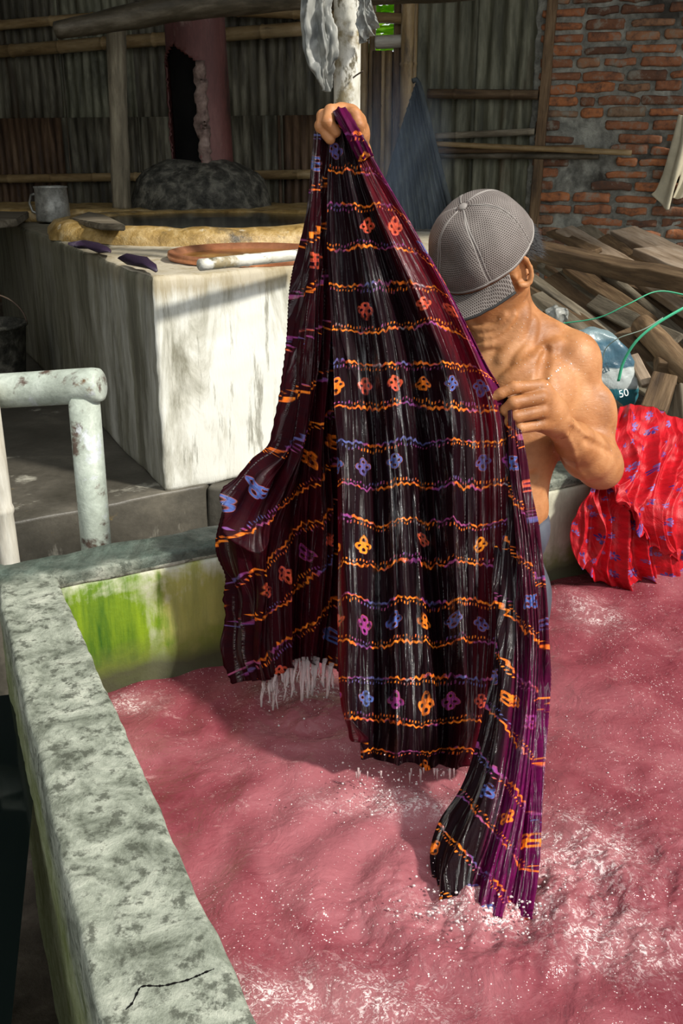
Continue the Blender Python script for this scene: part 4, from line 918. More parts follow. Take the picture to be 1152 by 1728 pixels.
# central sheet
Bc = [col('B', [(562, 200), (553, 300), (552, 420), (560, 560), (568, 720), (570, 900), (570, 1060), (572, 1150), (578, 1205), (592, 1262)]),
      col('B', [(567, 192), (574, 300), (590, 440), (606, 600), (616, 800), (620, 1000), (622, 1150), (622, 1230), (622, 1300)]),
      col('B', [(570, 188), (592, 300), (622, 440), (652, 600), (672, 800), (682, 1000), (686, 1150), (686, 1306)]),
      col('B', [(574, 187), (606, 300), (652, 440), (698, 600), (728, 800), (742, 1000), (746, 1150), (742, 1312)]),
      col('B', [(579, 188), (620, 290), (676, 400), (738, 520), (790, 660), (800, 800), (803, 1000), (800, 1150), (788, 1312)]),
      col('B', [(585, 190), (635, 283), (690, 378), (756, 500), (812, 620), (838, 690), (850, 800), (850, 950), (842, 1100), (824, 1300)]),
      col('B', [(592, 196), (643, 290), (698, 385), (768, 510), (820, 612), (848, 662), (872, 740), (884, 860), (888, 960), (880, 1100), (862, 1260)])]
G, PX = panel_grid(Bc, 420, 520); ns, nv = G.shape[:2]
s = np.linspace(0, 1, ns)[:, None]; v = np.linspace(0, 1, nv)[None, :]
A = np.interp(v, [0, .08, .3, .6, 1], [.002, .004, .010, .017, .018])
wv = .35*np.sin(3.1*v+1)+.25*np.sin(7*v+5*s)+.12*sines(s*np.ones_like(v), v*np.ones_like(s), 9, 6, 4)
sw = s+.030*np.sin(9*s+1.3)+.018*np.sin(23*s+.4); am = .6+.4*np.sin(11*s+2.2*v+1)
dsp = A*(1.7*np.sin(2*PI*(3.6*sw+wv*.6))+.95*am*sharp(PI*(9*sw+1.5*wv+.4))+.26*(1-am*.6)*np.sin(2*PI*(19*sw+1.7*wv))+.05*np.sin(2*PI*(43*sw+2*wv)))
dsp = dsp*np.interp(s, [0, .62, .72, .86, 1], [1, 1, .45, .35, .6])
hemcut = .012*np.sin(s*40)*np.clip((v-.95)/.05, 0, 1); G[..., 2] += hemcut*.5
G1 = folds(G, dsp)
bowx = np.clip(v-.9, 0, 1)/.1; G1[..., 1] += .03*bowx**2
uvB = np.stack([(PX[..., 0])/133., (PX[..., 1]-650)/133.], -1)
single = np.clip((s-.60+.06*np.sin(8*v))/.08, 0, 1)*np.clip((v-.02)/.05, 0, 1)  # redder where light would pass the single layer, painted in
lowd = np.clip((.62-v)/.2, 0, 1)*.9+.35
red = single*lowd*(.75+.25*np.sin(26*s+2*v)); red = np.clip(red, 0, 1)
red = np.maximum(red, .8*np.clip((.055-s)/.03, 0, 1)*np.clip((v-.55)/.1, 0, 1))
hem = np.clip((s-.80)/.06, 0, 1)*np.clip((.52-v)/.08, 0, 1)  # lit purple of the hem painted into the vertex colour
uvB[..., 1] -= np.clip(s-.74, 0, 1)*2.0*np.clip((.50-v)/.12, 0, 1)*np.clip(v/.15, 0, 1)
pB = (G1, uvB, np.stack([red*np.ones_like(v), hem*np.ones_like(v)], -1))
# left sheet with the bundle that rests on the rim
Lc = [col('L', [(533, 222), (520, 340), (508, 450), (498, 560), (482, 650), (468, 720), (458, 766), (440, 784), (404, 806), (384, 842), (384, 900), (400, 975), (404, 1045), (396, 1095), (416, 1146)], .02),
      col('L', [(538, 212), (528, 340), (518, 480), (508, 600), (496, 700), (478, 770), (440, 815), (414, 862), (410, 920), (424, 985), (424, 1050), (420, 1105), (430, 1150)], -.03),
      col('L', [(545, 208), (538, 340), (528, 500), (520, 640), (508, 740), (486, 820), (460, 890), (448, 960), (452, 1040), (456, 1100), (462, 1140)], -.02),
      col('L', [(552, 206), (546, 360), (542, 540), (536, 700), (526, 820), (512, 920), (500, 1010), (500, 1080), (502, 1118)], -.01),
      col('L', [(558, 204), (556, 400), (560, 600), (562, 760), (560, 900), (556, 1020), (552, 1090), (552, 1122)], .0),
      col('L', [(564, 202), (570, 400), (590, 600), (600, 800), (602, 950), (600, 1080), (598, 1160)], .02)]
G, PX = panel_grid(Lc, 320, 520); ns, nv = G.shape[:2]; s = np.linspace(0, 1, ns)[:, None]
A = np.interp(v, [0, .08, .3, .6, 1], [.002, .004, .010, .017, .015])
wv = .4*np.sin(4*v+2)+.3*np.sin(9*v+4*s)+.15*sines(s*np.ones_like(v), v*np.ones_like(s), 11, 6, 14)
sw = s+.03*np.sin(8*s+.3)+.015*np.sin(21*s)
dsp = A*(1.2*np.sin(2*PI*(3.6*sw+wv*.6))+.7*sharp(PI*(9*sw+1.5*wv+.4))+.3*np.sin(2*PI*(19*sw+2*wv)))
puff = np.exp(-((s-.16)/.22)**2)*np.exp(-((v-.74)/.13)**2)
dsp = dsp*(1-.6*puff)+puff*(.050+.013*sharp(3*sines(s*2.2*np.ones_like(v), v*2.2*np.ones_like(s), 7, 6, 24))+.004*sines(s*np.ones_like(v), v*np.ones_like(s), 60, 8, 25))
G2 = folds(G, dsp); G2[..., 0] += .022*np.exp(-((s-.0)/.20)**2)*np.exp(-((v-.73)/.13)**2)
th = -.62; X_, Y_ = PX[..., 0]/133., PX[..., 1]/133.
uvL = np.stack([X_*math.cos(th)+Y_*math.sin(th), -X_*math.sin(th)+Y_*math.cos(th)], -1)
pL = (G2, uvL, np.stack([(.12+.2*s*v)*np.ones_like(v*s), 0*v*s], -1))
# right strip hanging from the lower hand into the water
Rc = [col('R', [(850, 668), (848, 760), (846, 900), (842, 1000), (834, 1100), (820, 1180), (800, 1260), (776, 1325), (742, 1380), (726, 1430), (728, 1480), (738, 1515)], .03),
      col('R', [(856, 672), (858, 800), (862, 950), (860, 1100), (850, 1200), (834, 1300), (808, 1400), (788, 1470), (780, 1528)], .0),
      col('R', [(864, 690), (872, 800), (882, 900), (886, 1000), (888, 1100), (882, 1220), (868, 1350), (848, 1450), (830, 1545)], -.01),
      col('R', [(872, 720), (882, 800), (896, 900), (905, 1000), (908, 1100), (902, 1230), (892, 1370), (884, 1460), (870, 1552)], -.01),
      col('R', [(880, 735), (890, 850), (905, 930), (916, 1010), (916, 1080), (911, 1200), (906, 1330), (902, 1450), (896, 1548)], .0)]
G, PX = panel_grid(Rc, 260, 480); ns, nv = G.shape[:2]; s = np.linspace(0, 1, ns)[:, None]; v = np.linspace(0, 1, nv)[None, :]
A = np.interp(v, [0, .08, .3, .6, 1], [.003, .006, .010, .010, .010])
wv = .3*np.sin(4*v+2)+.3*np.sin(6*v+3*s)+.1*sines(s*np.ones_like(v), v*np.ones_like(s), 9, 6, 34)
dsp = A*(1.0*np.sin(2*PI*(2.4*s+wv*.5))+.5*sharp(PI*(6*s+1.4*wv+.4))+.15*np.sin(2*PI*(17*s+2*wv)))
G3 = folds(G, dsp); G3[..., 2] = np.maximum(G3[..., 2], Z_W-.03)
th = .80*np.clip((v-.25)/.3, 0, 1)+.25; X_, Y_ = PX[..., 0]/133., PX[..., 1]/133.; th = .85
uvR = np.stack([X_*math.cos(th)+Y_*math.sin(th), -X_*math.sin(th)+Y_*math.cos(th)], -1)
fd = np.clip((s-.28)/.15, 0, 1)*np.clip((v-.45)/.2, 0, 1)
pR = (G3, uvR, np.stack([.25*np.ones_like(v*s)*(s > .3), np.clip(fd*.9+.15*(s > .3), 0, 1)], -1))  # lit purple strip and dark underside painted into the vertex colour
add_panels('front_sheet', [pB], M['batik'], batik); add_panels('side_sheet', [pL], M['batik'], batik); add_panels('trailing_end', [pR], M['batik'], batik)
# the doubled end over the fingers of the raised hand
Tc = [[(562, 196, 1.79), (575, 215, 1.775), (590, 245, 1.775), (604, 275, 1.79)],
      [(567, 186, 1.785), (581, 208, 1.765), (598, 238, 1.765), (614, 270, 1.78)],
      [(575, 184, 1.785), (589, 204, 1.765), (606, 232, 1.765), (622, 264, 1.78)],
      [(584, 190, 1.79), (598, 212, 1.775), (613, 236, 1.775), (629, 265, 1.79)]]
G, PX = panel_grid(Tc, 60, 90); ss = np.linspace(0, 1, 60)[:, None]; vv_ = np.linspace(0, 1, 90)[None, :]
G = folds(G, .003*sharp(PI*4*ss+vv_*1.5)+.006*np.sin(PI*ss)*np.ones_like(vv_))
add_panels('gathered_tip', [(G, np.stack([PX[..., 0]/133, (PX[..., 1])/133], -1), np.stack([.2*ss*np.ones_like(vv_), .6*np.ones_like(ss*vv_)], -1))], M['batik'], batik)

# water running off the hem
V = []; F = []; rd = random.Random(5)
for k in range(34):
    x = rd.uniform(442, 560); y0 = 1108+abs(x-520)*.22+rd.uniform(-4, 8); y1 = y0+rd.uniform(25, 75)
    a = W(x, y0, 1.66); b_ = W(x+rd.uniform(-6, 3), y1, 1.64-.0006*(y1-y0)); b_.z = max(b_.z, Z_W); r0 = rd.uniform(.002, .007)
    pts = [a.lerp(b_, t)+Vector((rd.uniform(-.002, .002), 0, 0)) for t in (0, .25, .5, .75, 1)]
    v_, f_ = tube(pts, [r0, r0*.8, r0*.6, r0*.5, r0*.3], 8, flat=.35); o_ = len(V); V += v_; F += [tuple(i+o_ for i in f) for f in f_]
for k in range(16):
    x = rd.uniform(590, 790); y0 = 1300+rd.uniform(-5, 5); a = W(x, y0, 1.385); b_ = W(x, y0+rd.uniform(8, 26), 1.38); b_.z = max(b_.z, Z_W); r0 = rd.uniform(.001, .0025)
    v_, f_ = tube([a, a.lerp(b_, .5), b_], [r0, r0*.7, r0*.3], 8); o_ = len(V); V += v_; F += [tuple(i+o_ for i in f) for f in f_]
tag(mesh('running_water', V, F, M['drip']), 'thin clear streams of water pouring off the hem of the lifted batik', 'water', kind='stuff')
# splash beads
V = []; F = []
bm = bmesh.new(); bmesh.ops.create_icosphere(bm, subdivisions=1, radius=1); bv = [v.co.copy() for v in bm.verts]; bf = [tuple(q.index for q in f.verts) for f in bm.faces]; bm.free()
def bead(p, r):
    global V, F
    o_ = len(V); r = r*.72; sx = rd.uniform(.7, 1.5); V += [p+Vector((q.x*r*sx, q.y*r, q.z*r*rd.uniform(.9, 1.1))) for q in bv]; F += [tuple(i+o_ for i in f) for f in bf]
for k in range(420):
    px = rd.gauss(830, 70); py = rd.gauss(1530, 28); p = Z(px, py, Z_W); p.z += abs(rd.gauss(.004, .008)); bead(p, rd.uniform(.0008, .0032))
for k in range(160):
    p = Z(rd.gauss(960, 70), rd.gauss(1450, 90), Z_W); p.z += abs(rd.gauss(.003, .004)); bead(p, rd.uniform(.0006, .002))  # pale beads standing in for glints on the open water
for k in range(160):
    p = Z(rd.gauss(520, 45), rd.gauss(1165, 22), Z_W); p.z += abs(rd.gauss(.004, .012)); bead(p, rd.uniform(.0008, .003))
for k in range(110):
    p = Z(rd.gauss(650, 60), rd.gauss(1345, 22), Z_W); p.z += abs(rd.gauss(.004, .012)); bead(p, rd.uniform(.0008, .0028))
for k in range(50):
    p = Z(rd.uniform(600, 860), rd.uniform(1320, 1500), Z_W); p.z += rd.uniform(.0, .06); bead(p, rd.uniform(.0008, .002))
M['bead'] = MB('bright_droplet').out((.93, .85, .85), .06, Transmission_Weight=.35, IOR=1.33, Specular_IOR_Level=.9)
tag(mesh('splash_droplets', V, F, M['bead']), 'bright splash droplets around where the batik trails in the water', 'water', kind='stuff')

# ------------------------------------------------------------------ red cloth over the back rim
redc = empty('red_floral_cloth', E(1.55, 0)+Vector((0, 0, Z_RIM)), 'bright red cloth with purple flowers draped over the back rim at right', 'cloth')
def wl(px, z):  # y of the basin's back inner face under a pixel column, roughly
    a = (px-576)/F_PX
    p = E(0, 0); # solve x = a*depth
    best = 2.2
    for _ in range(8):
        dep = best*math.cos(PITCH)+(EYE-z)*math.sin(PITCH); x = a*dep; best = C0.y+(x-C0.x)*e1.y/e1.x
    return best
def rc(pts):                            # each: px, py, offset in front of the wall's inner face
    out = []
    for x, y, f in pts: 
        yy = wl(x, .8)-f-.05*min(1, max(0, (f+.12)/.1)); out.append((x, y-max(0, x-1100)*.12*(-.03 < f < .07), yy))
    return out
lower = [rc([(1012, 800, .03), (985, 850, .05), (972, 900, .06), (975, 950, .06), (995, 975, .06)]),
         rc([(1030, 790, .03), (1015, 850, .07), (1008, 910, .08), (1010, 960, .08), (1030, 992, .08)]),
         rc([(1060, 790, .04), (1048, 850, .08), (1042, 910, .10), (1045, 960, .10), (1062, 996, .10)]),
         rc([(1090, 800, .04), (1080, 860, .08), (1078, 920, .10), (1085, 970, .10), (1095, 985, .10)]),
         rc([(1120, 810, .04), (1115, 870, .08), (1115, 930, .10), (1122, 975, .10), (1125, 1005, .10)]),
         rc([(1160, 810, .04), (1165, 870, .07), (1168, 930, .09), (1170, 975, .09), (1175, 1000, .09)]),
         rc([(1260, 840, .04), (1270, 900, .07), (1280, 960, .09), (1290, 1000, .09)])]
def red_panel(cols, ns, nv, amp, k, seed, us=1.0, jag=.012):
    G, PX = panel_grid(cols, ns, nv); s = np.linspace(0, 1, ns)[:, None]; v = np.linspace(0, 1, nv)[None, :]
    S_ = s*np.ones_like(v); V_ = v*np.ones_like(s); wv = .5*np.sin(3*v+seed)+.3*np.sin(7*v+5*s)+.25*sines(S_, V_, 8, 6, seed)
    d = amp*np.clip(v*4+.3, 0, 1)*(sharp(PI*(k*s+wv))+.5*sharp(PI*(k*2.3*s+1.5*wv+.3))+.15*np.sin(2*PI*(k*4*s+2*wv)))
    d = d+.004*sines(S_, V_, 45, 8, seed+3)*np.clip(1.2-v*1.5, .2, 1)
    G = folds(G, d); G[..., 2] += jag*sines(S_, V_*0, 60, 6, seed+5)*np.clip((v-.8)/.2, 0, 1)
    uv = np.stack([PX[..., 0]/31.*us, PX[..., 1]/31.], -1)
    return (G, uv, np.zeros(G.shape[:2]+(2,)))
add_panels('under_fold', [red_panel(lower, 300, 200, .016, 4.2, 3)], M['redcloth'], redc)
upper = [rc([(1018, 700, -.13), (1014, 712, -.06), (1006, 755, -.0), (1012, 800, .07), (1035, 830, .10), (1052, 850, .11)]),
         rc([(1038, 690, -.16), (1036, 706, -.08), (1034, 760, .00), (1042, 820, .10), (1062, 860, .13), (1072, 878, .13)]),
         rc([(1068, 682, -.17), (1068, 698, -.09), (1070, 760, .00), (1076, 830, .11), (1085, 880, .14), (1095, 908, .14)]),
         rc([(1100, 686, -.17), (1102, 706, -.09), (1108, 770, .00), (1112, 840, .12), (1118, 890, .14), (1122, 930, .14)]),
         rc([(1130, 700, -.16), (1134, 722, -.08), (1142, 780, .00), (1148, 850, .11), (1150, 900, .13), (1150, 940, .13)]),
         rc([(1170, 715, -.15), (1176, 735, -.08), (1188, 790, .00), (1195, 850, .10), (1195, 900, .12), (1190, 930, .12)]),
         rc([(1240, 735, -.15), (1250, 760, -.08), (1265, 810, .00), (1275, 860, .09), (1280, 910, .1)])]
add_panels('top_fold', [red_panel(upper, 360, 260, .015, 4.6, 5)], M['redcloth'], redc)
# cream cloth hanging from the brick wall
tw = empty('cream_sock_cloth', bw(1.42, 1.7, .1), 'cream knitted cloth strip hanging on the brick wall at the right edge', 'cloth')
def bwp(px, py, off):
    g = wp(px, 0, off); return (px, py, g.y)
def pg(px, py, off=.09): return bwp(px, py, off)
cols = [[pg(1146, 193, .08), pg(1134, 240), pg(1122, 285), pg(1108, 318), pg(1099, 328)],
        [pg(1149, 194, .10), pg(1142, 240, .11), pg(1130, 290, .12), pg(1120, 330, .12), pg(1115, 345, .12)],
        [pg(1153, 195, .10), pg(1150, 240, .12), pg(1140, 290, .13), pg(1130, 335, .13), pg(1126, 354, .13)],
        [pg(1158, 195, .08), pg(1160, 240, .11), pg(1150, 290, .11), pg(1136, 310, .11), pg(1131, 335, .11)]]
G, PX = panel_grid(cols, 60, 80); ss = np.linspace(0, 1, 60)[:, None]; vv_ = np.linspace(0, 1, 80)[None, :]
G = folds(G, .008*np.sin(PI*3*ss+2*vv_)); add_panels('strip', [(G, PX/100, np.zeros(G.shape[:2]+(2,)))], M['cream'], tw, .004)
cols = [[pg(1156, 195, .07), pg(1152, 250, .09), pg(1146, 300, .09), pg(1134, 334, .09)], [pg(1170, 200, .07), pg(1172, 250, .08), pg(1160, 300, .08), pg(1143, 336, .08)],
        [pg(1190, 205, .06), pg(1195, 260, .07), pg(1180, 300, .07), pg(1160, 330, .07)]]
G, PX = panel_grid(cols, 40, 60); ss = np.linspace(0, 1, 40)[:, None]; vv_ = np.linspace(0, 1, 60)[None, :]
G = folds(G, .006*np.sin(PI*3*ss+2*vv_)); add_panels('strip', [(G, PX/100, np.zeros(G.shape[:2]+(2,)))], M['cream'], tw, .004)
# plastic bags on the post
def bag(name, cols, lab, seed):
    G, PX = panel_grid(cols, 70, 90); m, n = G.shape[:2]; S_, V_ = np.meshgrid(np.linspace(0, 1, m), np.linspace(0, 1, n), indexing='ij')
    G = folds(G, .010*sharp(PI*(3*S_+.5*np.sin(3*V_)))+.006*sines(S_, V_, 14, 6, seed)+.003*sines(S_, V_, 40, 6, seed+1))
    o = add_panels(name, [(G, PX/100, np.zeros(G.shape[:2]+(2,)))], M['plastic'], None, .0015); return tag(o, lab, 'bag')
bag('plastic_bag', [[(510, -30, 2.98), (506, 30, 2.97), (508, 60, 2.97), (512, 90, 2.96), (525, 125, 2.96), (545, 150, 2.97)],
                    [(530, -30, 2.96), (530, 40, 2.94), (534, 80, 2.93), (540, 115, 2.93), (548, 153, 2.95)],
                    [(545, -30, 2.96), (552, 40, 2.94), (560, 75, 2.93), (556, 110, 2.94), (550, 155, 2.95)],
                    [(550, -30, 2.98), (560, 20, 2.97), (572, 72, 2.96), (566, 105, 2.96), (553, 152, 2.97)]], 'crumpled clear plastic bag hanging left of the whitewashed post', 1)
bag('plastic_bag', [[(604, -30, 2.99), (604, 20, 2.99), (604, 50, 2.99), (606, 74, 2.99)], [(612, -30, 2.97), (614, 20, 2.97), (618, 45, 2.97), (622, 64, 2.98)],
                    [(620, -30, 2.98), (628, 10, 2.98), (636, 32, 2.98), (640, 45, 2.99)]], 'smaller grey plastic bag corner on the right of the whitewashed post', 5)

# ------------------------------------------------------------------ the man: signed-distance body
def smin(a, b, k):
    h = np.clip(.5+.5*(b-a)/k, 0, 1); return b*(1-h)+a*h-k*h*(1-h)
def sdf_cone(P, a, b, r1, r2):
    a = np.array(a, 'f'); b = np.array(b, 'f'); ba = b-a; l2 = float(ba@ba); rr = r1-r2
    pa = P-a; y = (pa@ba)/l2; t = np.clip(y, 0, 1); d = np.linalg.norm(pa-t[..., None]*ba, axis=-1); return d-(r1+(r2-r1)*t)
def sdf_ell(P, c, r, R=None):
    q = P-np.array(c, 'f')
    if R is not None: q = q@np.array(R, 'f')
    r = np.array(r, 'f'); k0 = np.linalg.norm(q/r, axis=-1); k1 = np.linalg.norm(q/(r*r), axis=-1)+1e-9; return k0*(k0-1)/k1
def build_sdf(prims, lo, hi, h):
    lo = np.array(lo); hi = np.array(hi); n = np.ceil((hi-lo)/h).astype(int)+1
    ax = [lo[k]+h*np.arange(n[k]) for k in range(3)]; D = np.full(tuple(n), .08, 'f')
    for pr in prims:
        kind, k = pr[0], pr[1]
        if kind == 'c': _, _, a, b, r1, r2 = pr[:6]; bb0 = np.minimum(a, b)-max(r1, r2)-.045; bb1 = np.maximum(a, b)+max(r1, r2)+.045
        else: _, _, c, r = pr[:4]; mr = max(r); bb0 = np.array(c)-mr-.045; bb1 = np.array(c)+mr+.045
        i0 = np.clip(((bb0-lo)/h).astype(int), 0, n-1); i1 = np.clip(((bb1-lo)/h).astype(int)+2, 1, n)
        if (i1 <= i0).any(): continue
        P = np.stack(np.meshgrid(*[ax[q][i0[q]:i1[q]] for q in range(3)], indexing='ij'), -1).astype('f')
        d = sdf_cone(P, a, b, r1, r2) if kind == 'c' else sdf_ell(P, c, r, pr[4] if len(pr) > 4 else None)
        sl = tuple(slice(i0[q], i1[q]) for q in range(3))
        if k < 0: D[sl] = -smin(-D[sl], d, -k)
        else: D[sl] = smin(D[sl], d, k) if k > 0 else np.minimum(D[sl], d)
    return D, lo, h
def surface_nets(D, lo, h):
    n = np.array(D.shape); S = D < 0
    acc = np.zeros(tuple(n-1)+(3,), 'f'); cnt = np.zeros(tuple(n-1), 'f')
    c = [(i, j, k) for i in (0, 1) for j in (0, 1) for k in (0, 1)]
    def sub(A, o): return A[o[0]:n[0]-1+o[0], o[1]:n[1]-1+o[1], o[2]:n[2]-1+o[2]]
    for axn in range(3):
        for o in c:
            if o[axn]: continue
            o2 = list(o); o2[axn] = 1; a = sub(D, o); b = sub(D, o2); m = (a < 0) != (b < 0)
            t = np.where(m, a/(a-b+1e-12), 0); p = np.stack([np.full_like(t, o[0]), np.full_like(t, o[1]), np.full_like(t, o[2])], -1); p[..., axn] += t
            acc += p*m[..., None]; cnt += m
    act = cnt > 0; idx = -np.ones(tuple(n-1), int); idx[act] = np.arange(act.sum())
    cells = np.argwhere(act); V = (cells+acc[act]/cnt[act][:, None])*h+lo; F = []
    for axn in range(3):
        u, w = [(1, 2), (2, 0), (0, 1)][axn]
        sa = [slice(1, n[q]-1) for q in range(3)]; sa[axn] = slice(0, n[axn]-1); sb = list(sa); sb[axn] = slice(1, n[axn])
        A = S[tuple(sa)]; B = S[tuple(sb)]; e = np.argwhere(A != B); off = np.array([sa[q].start for q in range(3)]); e = e+off
        inside = S[tuple(e.T)]
        du = np.zeros(3, int); du[u] = 1; dw = np.zeros(3, int); dw[w] = 1
        q = np.stack([idx[tuple((e-du-dw).T)], idx[tuple((e-dw).T)], idx[tuple(e.T)], idx[tuple((e-du).T)]], 1)
        q[~inside] = q[~inside][:, ::-1]; F.append(q)
    return V, np.vstack(F)
def tup(v): return np.array(tuple(v))
NP = {k: tup(W(*p)) for k, p in dict(pelvis=(822, 900, 1.925), belly=(820, 815, 1.95), rib=(838, 730, 1.985), chest=(858, 650, 2.04), neckb=(856, 566, 2.05),
      lsh=(960, 612, 2.02), lelb=(1012, 788, 1.955), lwr=(937, 712, 1.775), rsh=(776, 585, 2.10), relb=(668, 440, 2.02), rwr=(600, 262, 1.895)).items()}
HC = tup(W(815, 432, 2.0))
Fh = Vector((-.90, -.43, 0)).normalized()
PD = math.radians(38); Fv = (Fh*math.cos(PD)+Vector((0, 0, -1))*math.sin(PD)).normalized(); Lv = Vector((-Fh.y*-1, 0, 0))
Lv = Vector((0, 0, 1)).cross(Fh)       # his left
Lv = (Lv+Vector((0, 0, -.30))).normalized(); Lv = (Lv-Fv*Lv.dot(Fv)).normalized(); Uv = Fv.cross(Lv).normalized()
if Uv.z < 0: Uv = -Uv
HR = np.array([tuple(Fv), tuple(Lv), tuple(Uv)]).T        # columns: forward, left, up
def hp(f, l, u): return HC+HR@np.array([f, l, u])
# body frame: forward, left, up of the trunk
bf_ = np.array((-.62, -.78, 0)); bf_ /= np.linalg.norm(bf_); bl_ = np.array((-bf_[1]*-1, 0, 0)); bl_ = np.cross((0, 0, 1), bf_); BR = np.array([bf_, bl_, (0, 0, 1)]).T
def bp(c, f, l, u): return NP[c]+BR@np.array([f, l, u])
pr = []
def ell(k, c, r, R=BR): pr.append(('e', k, np.array(c), r, R))
def cone(k, a, b, r1, r2): pr.append(('c', k, np.array(a), np.array(b), r1, r2))
ell(.01, NP['pelvis']+np.array([0, 0, .01]), (.092, .114, .09)); ell(.04, NP['belly'], (.100, .128, .10)); ell(.04, bp('belly', .01, 0, -.045), (.106, .130, .07))
ell(.05, NP['rib'], (.105, .142, .11)); ell(.05, NP['chest'], (.105, .160, .11))
ell(.03, bp('chest', .055, .065, .0), (.050, .078, .055)); ell(.03, bp('chest', .055, -.065, .0), (.050, .078, .055))    # pectorals
cone(.04, bp('neckb', -.02, .02, .012), NP['lsh']+BR@np.array([-.01, -.02, .028]), .050, .042)
cone(.04, bp('neckb', -.02, .0, -.02), NP['rsh']+np.array([0, 0, .015]), .055, .05)
cone(.02, bp('neckb', .055, .02, -.035), NP['lsh']+BR@np.array([.03, -.01, .025]), .012, .013)   # clavicle
ell(.014, NP['lsh']+BR@np.array([0, .012, -.005]), (.062, .054, .070))
# left arm
le, ls, lw_ = NP['lelb'], NP['lsh'], NP['lwr']
cone(.014, ls+BR@np.array([0, .006, -.01]), le, .050, .038); ell(.012, ls*.52+le*.48+BR@np.array([.018, -.008, .0]), (.044, .044, .07)); ell(.014, ls*.45+le*.55+BR@np.array([-.014, .014, .0]), (.042, .044, .075))
ell(.02, le+np.array([.012, .01, -.012]), (.036, .036, .036), np.eye(3))
fm = le*.70+lw_*.30
cone(.014, le, lw_, .041, .026); cone(.03, le*.92+lw_*.08+np.array([0, -.004, .006]), fm*.6+lw_*.4, .042, .032); ell(.016, fm+np.array([.0, 0, -.012]), (.046, .046, .038), np.eye(3))
cone(.010, ls+BR@np.array([.045, -.055, -.02]), bp('chest', .06, .06, .0), .034, .036)
# right arm, raised
cone(.04, NP['rsh'], NP['relb'], .052, .040); cone(.02, NP['relb'], NP['rwr'], .042, .027)
# neck and head
cone(.03, NP['neckb']+np.array([-.005, .0, -.02]), hp(-.020, 0, -.07), .060, .053); cone(.02, NP['neckb']+np.array([-.03, -.045, -.035]), hp(-.03, .062, -.045), .013, .017)
cone(.02, NP['neckb']+np.array([-.05, -.05, -.04]), hp(.03, .0, -.10), .03, .036)
ell(.01, hp(-.005, 0, .03), (.098, .078, .088), HR); ell(.03, hp(.015, 0, -.035), (.080, .068, .075), HR)
ell(.025, hp(.050, 0, -.085), (.040, .046, .034), HR); cone(.02, hp(-.01, .052, -.075), hp(.06, .018, -.100), .020, .019); cone(.02, hp(-.01, -.052, -.075), hp(.06, -.018, -.100), .020, .019)
ell(.012, hp(.088, 0, -.105), (.018, .022, .016), HR); cone(.008, hp(.092, 0, -.015), hp(.112, 0, -.046), .009, .013); ell(.006, hp(.104, .012, -.048), (.010, .009, .008), HR); ell(.006, hp(.104, -.012, -.048), (.010, .009, .008), HR)
cone(.012, hp(.080, -.03, -.002), hp(.080, .03, -.002), .011, .011)      # brow
for q in (1, -1): 
    ell(-.010, hp(.096, .032*q, -.010), (.012, .016, .010), HR); ell(.006, hp(.080, .032*q, -.012), (.012, .013, .010), HR); ell(.015, hp(.068, .046*q, -.038), (.022, .020, .018), HR)
ell(.006, hp(.098, 0, -.070), (.010, .024, .006), HR); ell(.006, hp(.095, 0, -.082), (.010, .021, .007), HR); cone(-.004, hp(.110, -.024, -.0755), hp(.110, .024, -.0755), .003, .003)
# ears
for q in (1, -1):
    c = hp(-.010, .078*q, -.018); pts = []
    for t in np.linspace(-.3, PI*1.25, 9): pts.append(c+HR@np.array([-.020*math.sin(t)-.004, .013*q*math.sin(t*.6), .036*math.cos(t)]))
    for i in range(8): cone(.004, pts[i], pts[i+1], .0050, .0050)
    ell(.006, c+HR@np.array([-.004, -.002*q, .0]), (.021, .006, .032), HR); ell(.005, c+HR@np.array([.004, .003*q, -.035]), (.010, .007, .011), HR); ell(-.004, c+HR@np.array([-.001, .010*q, .002]), (.009, .006, .014), HR)
    ell(.003, c+HR@np.array([.010, .004*q, -.008]), (.005, .004, .008), HR)
hand_prims = []
# left hand holding the cloth: fingers as chains, thumb behind the cloth
def chain(lst, k, pts, rad):
    for i in range(len(pts)-1): lst.append(('c', k if i else .008, np.array(pts[i]), np.array(pts[i+1]), rad[i], rad[i+1]))
HL = []
yk = 1.715
def w3(px, py, y): return tup(W(px, py, y))
palm = w3(925, 696, 1.745)
HL.append(('c', .01, lw_*1.0, palm, .027, .030)); HL.append(('c', .012, w3(932, 700, 1.76), w3(914, 668, 1.728), .026, .021)); HL.append(('c', .012, w3(932, 704, 1.76), w3(912, 690, 1.725), .027, .021)); HL.append(('c', .012, w3(934, 710, 1.76), w3(912, 712, 1.728), .026, .019))
HL.append(('c', .012, w3(930, 690, 1.758), w3(912, 656, 1.735), .024, .018))
chain(HL, .003, [w3(928, 680, 1.742), w3(910, 652, 1.722), w3(866, 654, 1.700), w3(845, 664, 1.697), w3(828, 673, 1.700)], [.014, .0125, .0112, .0098, .0085])
chain(HL, .003, [w3(928, 690, 1.738), w3(912, 671, 1.708), w3(866, 680, 1.685), w3(853, 692, 1.694), w3(852, 698, 1.712)], [.014, .0125, .0115, .0102, .009])
chain(HL, .003, [w3(928, 700, 1.738), w3(913, 694, 1.706), w3(869, 703, 1.684), w3(857, 713, 1.695), w3(858, 718, 1.712)], [.014, .0122, .0112, .0100, .009])
chain(HL, .003, [w3(928, 710, 1.742), w3(912, 717, 1.712), w3(876, 722, 1.690), w3(864, 730, 1.700), w3(866, 732, 1.715)], [.013, .0112, .0100, .0090, .0082])
chain(HL, .006, [w3(930, 695, 1.775), w3(905, 668, 1.775), w3(872, 668, 1.760), w3(850, 676, 1.745)], [.020, .016, .0125, .0105])
